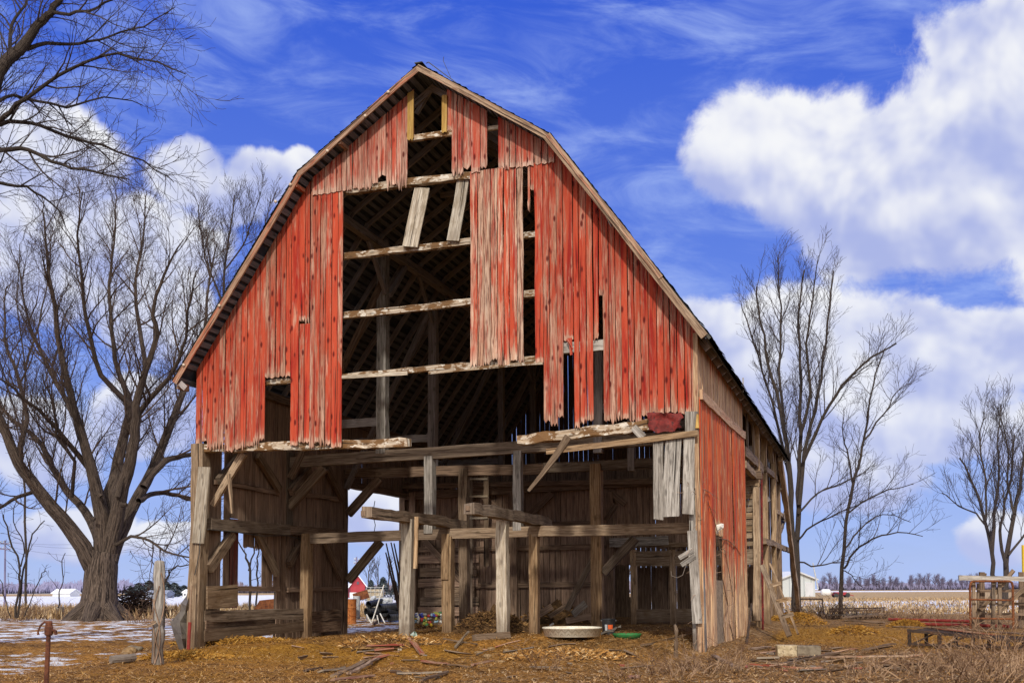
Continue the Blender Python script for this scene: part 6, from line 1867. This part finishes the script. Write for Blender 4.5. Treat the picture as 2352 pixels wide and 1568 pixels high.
# ---- dead brush, weeds and vines
def bush(px, py, n, h, spread, rad, seed, label, mat=None, name='dead_shrub', group=None, lean=(0, 0), b=None):
    r = random.Random(seed); b = b or GZ(px, py); mb = MB()
    for _ in range(n):
        a = r.uniform(0, 6.283); o = r.random() ** .5 * spread * .5
        p = b + Vector((math.cos(a) * o, math.sin(a) * o, -.02))
        p.z = gz(p.x, p.y) - .02
        L = h * r.uniform(.5, 1.15); d = Vector((math.cos(a) * r.uniform(.1, .8) + lean[0], math.sin(a) * .5 + lean[1], 1)).normalized()
        pts = [p]; k = 5
        for i in range(k):
            d = (d + Vector((r.uniform(-1, 1), r.uniform(-1, 1), -.38)) * .34).normalized(); pts.append(pts[-1] + d * L / k)
            if r.random() < .75:
                d2 = (d + Vector((r.uniform(-1, 1), r.uniform(-1, 1), r.uniform(-.2, .5)))).normalized(); q = pts[-1]
                mb.tube([q, q + d2 * L * .13, q + d2 * L * .13 + (d2 + Vector((r.uniform(-.6, .6), 0, -.3))).normalized() * L * .13], [rad * .6, rad * .5, rad * .35], 3, r=r.random())
        mb.tube(pts, [rad * (1 - .6 * i / k) for i in range(k + 1)], 3, r=r.random())
    return solo(mb, name, mat or M.brush, label, 'shrub', group)
BR = [(2330, 1560, 150, 1.0, 1.6, 'tallest dead shrub tangle in the lower right corner'), (2250, 1545, 120, .75, 1.4, 'dead shrub tangle in front of the middle of the ramp'), (2150, 1540, 100, .62, 1.3, 'dead shrub tangle below the left end of the ramp'), (2050, 1552, 80, .45, 1.3, 'low dead shrub left of the ramp at the bottom edge'), (2320, 1500, 110, .9, 1.2, 'dead shrub growing through the right part of the ramp'), (1950, 1555, 60, .35, 1.2, 'low dry weed clump at the bottom right of centre'), (2200, 1568, 110, .7, 1.6, 'dead shrub at the bottom edge below the ramp'), (1840, 1540, 45, .36, 1.0, 'sparse dry weeds below the tan concrete block')]
for k, (px, py, n, h, sp_, lab) in enumerate(BR): bush(px, py, int(n * .30), h, sp_, .0085, 70 + k, lab)
bush(1640, 1540, 60, .55, 1.1, .007, 90, 'dry weeds at the foot of the right barn corner'); bush(1560, 1545, 45, .5, 1.2, .006, 91, 'dry weeds before the splintered stake')
bush(1480, 1560, 40, .32, 1.5, .006, 92, 'low dry stalks in the right foreground'); bush(1255, 1540, 14, .45, .4, .006, 93, 'few thin dry stalks at the lower centre'); bush(1207, 1490, 8, .4, .3, .006, 94, 'thin dry stalks before the second log post')
bush(1960, 1418, 90, .75, 3.0, .010, 95, 'dry brush at the field edge right of the thin tree', M.brushd); bush(1880, 1420, 90, .9, 1.8, .012, 96, 'dark brush between the barn end and the thin tree', M.brushd); bush(2120, 1424, 70, .8, 3.0, .010, 97, 'dry brush at the field edge left of the rusty gate', M.brush); bush(2040, 1420, 50, .7, 2.0, .010, 98, 'dry brush behind the plank stack', M.brush)
bush(90, 1420, 60, 1.0, 2.0, .011, 99, 'dry brush at the field edge around the dark sapling', M.brush); bush(185, 1418, 40, .8, 1.6, .010, 100, 'dry brush between the pale stump and the maple', M.brush); bush(20, 1425, 50, 1.2, 1.6, .011, 101, 'dry brush at the left picture edge', M.brush); bush(330, 1430, 50, .7, 1.4, .010, 102, 'dry brush at the foot of the dark brush heap', M.brush)
# vines on the right corner
def vinepath(pts, off=.06): return [b2w(*(S(x, y, off) if s == 's' else G(x, y, -off))) for s, x, y in pts]
VN = [('dry vine climbing the red wall from the ground to the white rag', [('s', 1668, 1500), ('s', 1662, 1440), ('s', 1672, 1390), ('s', 1660, 1330), ('s', 1655, 1270), ('s', 1648, 1222), ('s', 1638, 1185), ('s', 1625, 1150)]),
      ('dry vine looping right across the red wall', [('s', 1650, 1235), ('s', 1672, 1240), ('s', 1690, 1255), ('s', 1702, 1275)]),
      ('dry vine running straight up beside the grey corner post', [('g', 1604, 1500), ('g', 1600, 1420), ('g', 1606, 1340), ('g', 1600, 1260), ('g', 1603, 1180), ('g', 1598, 1120)]),
      ('dry vine curling over the foot of the red wall', [('s', 1690, 1490), ('s', 1676, 1430), ('s', 1684, 1370), ('s', 1672, 1300), ('s', 1664, 1262)]),
      ('dry vine twig sticking out of the upper corner post', [('g', 1576, 1124), ('g', 1588, 1120), ('s', 1618, 1124), ('s', 1632, 1131)])]
for lab, pts in VN:
    P_ = vinepath(pts); mb = MB(); mb.tube(P_, [.014 - .008 * i / (len(P_) - 1) for i in range(len(P_))], 5)
    r = random.Random(len(lab))
    for i in range(len(P_) - 1):
        for q in range(3):
            p = P_[i].lerp(P_[i + 1], r.random()); d = Vector((r.uniform(-1, 1), r.uniform(-.6, 0), r.uniform(-.8, .8))).normalized() * r.uniform(.12, .3)
            mb.tube([p, p + d * .6, p + d + Vector((0, 0, r.uniform(-.1, .1)))], [.006, .005, .003], 3)
    solo(mb, 'dry_vine', M.vine, lab, 'vine')
c_ = b2w(*S(1654, 1212, .1)); mb = MB()
ring = [mb.vert(c_ + Vector(p)) for p in ((-.10, 0, .06), (.02, -.03, .10), (.08, 0, .09), (.07, -.02, .0), (.02, 0, -.04), (-.02, -.02, -.05), (-.08, 0, -.14), (-.10, -.03, -.12))]
ctr = mb.vert(c_ + Vector((0, -.06, .03)))
for i in range(8): mb.face((ring[i], ctr, ring[(i + 1) % 8]), ((0, 0),) * 3)
solo(mb, 'white_rag', M.whitepl, 'torn white rag caught on the vine at the gap in the red wall', 'rag')
mb = MB(); mb.tube([b2w(*G(1541, 1311, -.25)), b2w(*G(1543, 1322, -.28)), b2w(*G(1556, 1326, -.3)), b2w(*G(1568, 1320, -.28)), b2w(*G(1574, 1302, -.24)), b2w(*G(1578, 1292, -.2))], .007, 5); solo(mb, 'wire_loop', M.gray, 'pale wire loop hanging by the grey strip on the right corner', 'wire')
mb = MB(); mb.tube([b2w(*G(467, 1140, -.02)), b2w(*G(462, 1200, -.05)), b2w(*G(458, 1270, -.08)), b2w(*G(447, 1320, -.08))], .012, 5); solo(mb, 'hanging_wire', M.wire, 'black wire hanging down the left corner post', 'wire')
mb = MB(); mb.tube([b2w(*S(478, 1215, LX + .28)), b2w(*S(540, 1221, LX + .30)), b2w(*S(600, 1230, LX + .28)), b2w(*S(660, 1229, LX + .28)), b2w(*S(700, 1240, LX + .26))], .014, 5); solo(mb, 'slack_cable', M.wire, 'dark slack cable strung along the lower left wall beam', 'cable')
mb = MB(); mb.tube([b2w(*G(861, 1150, V2)), b2w(*G(856, 1180, V2 - .3)), b2w(*G(862, 1205, V2 - .3)), b2w(*G(857, 1236, V2))], .012, 5); solo(mb, 'hanging_wire', M.wire, 'short curled wire hanging above the doorway beam', 'wire')
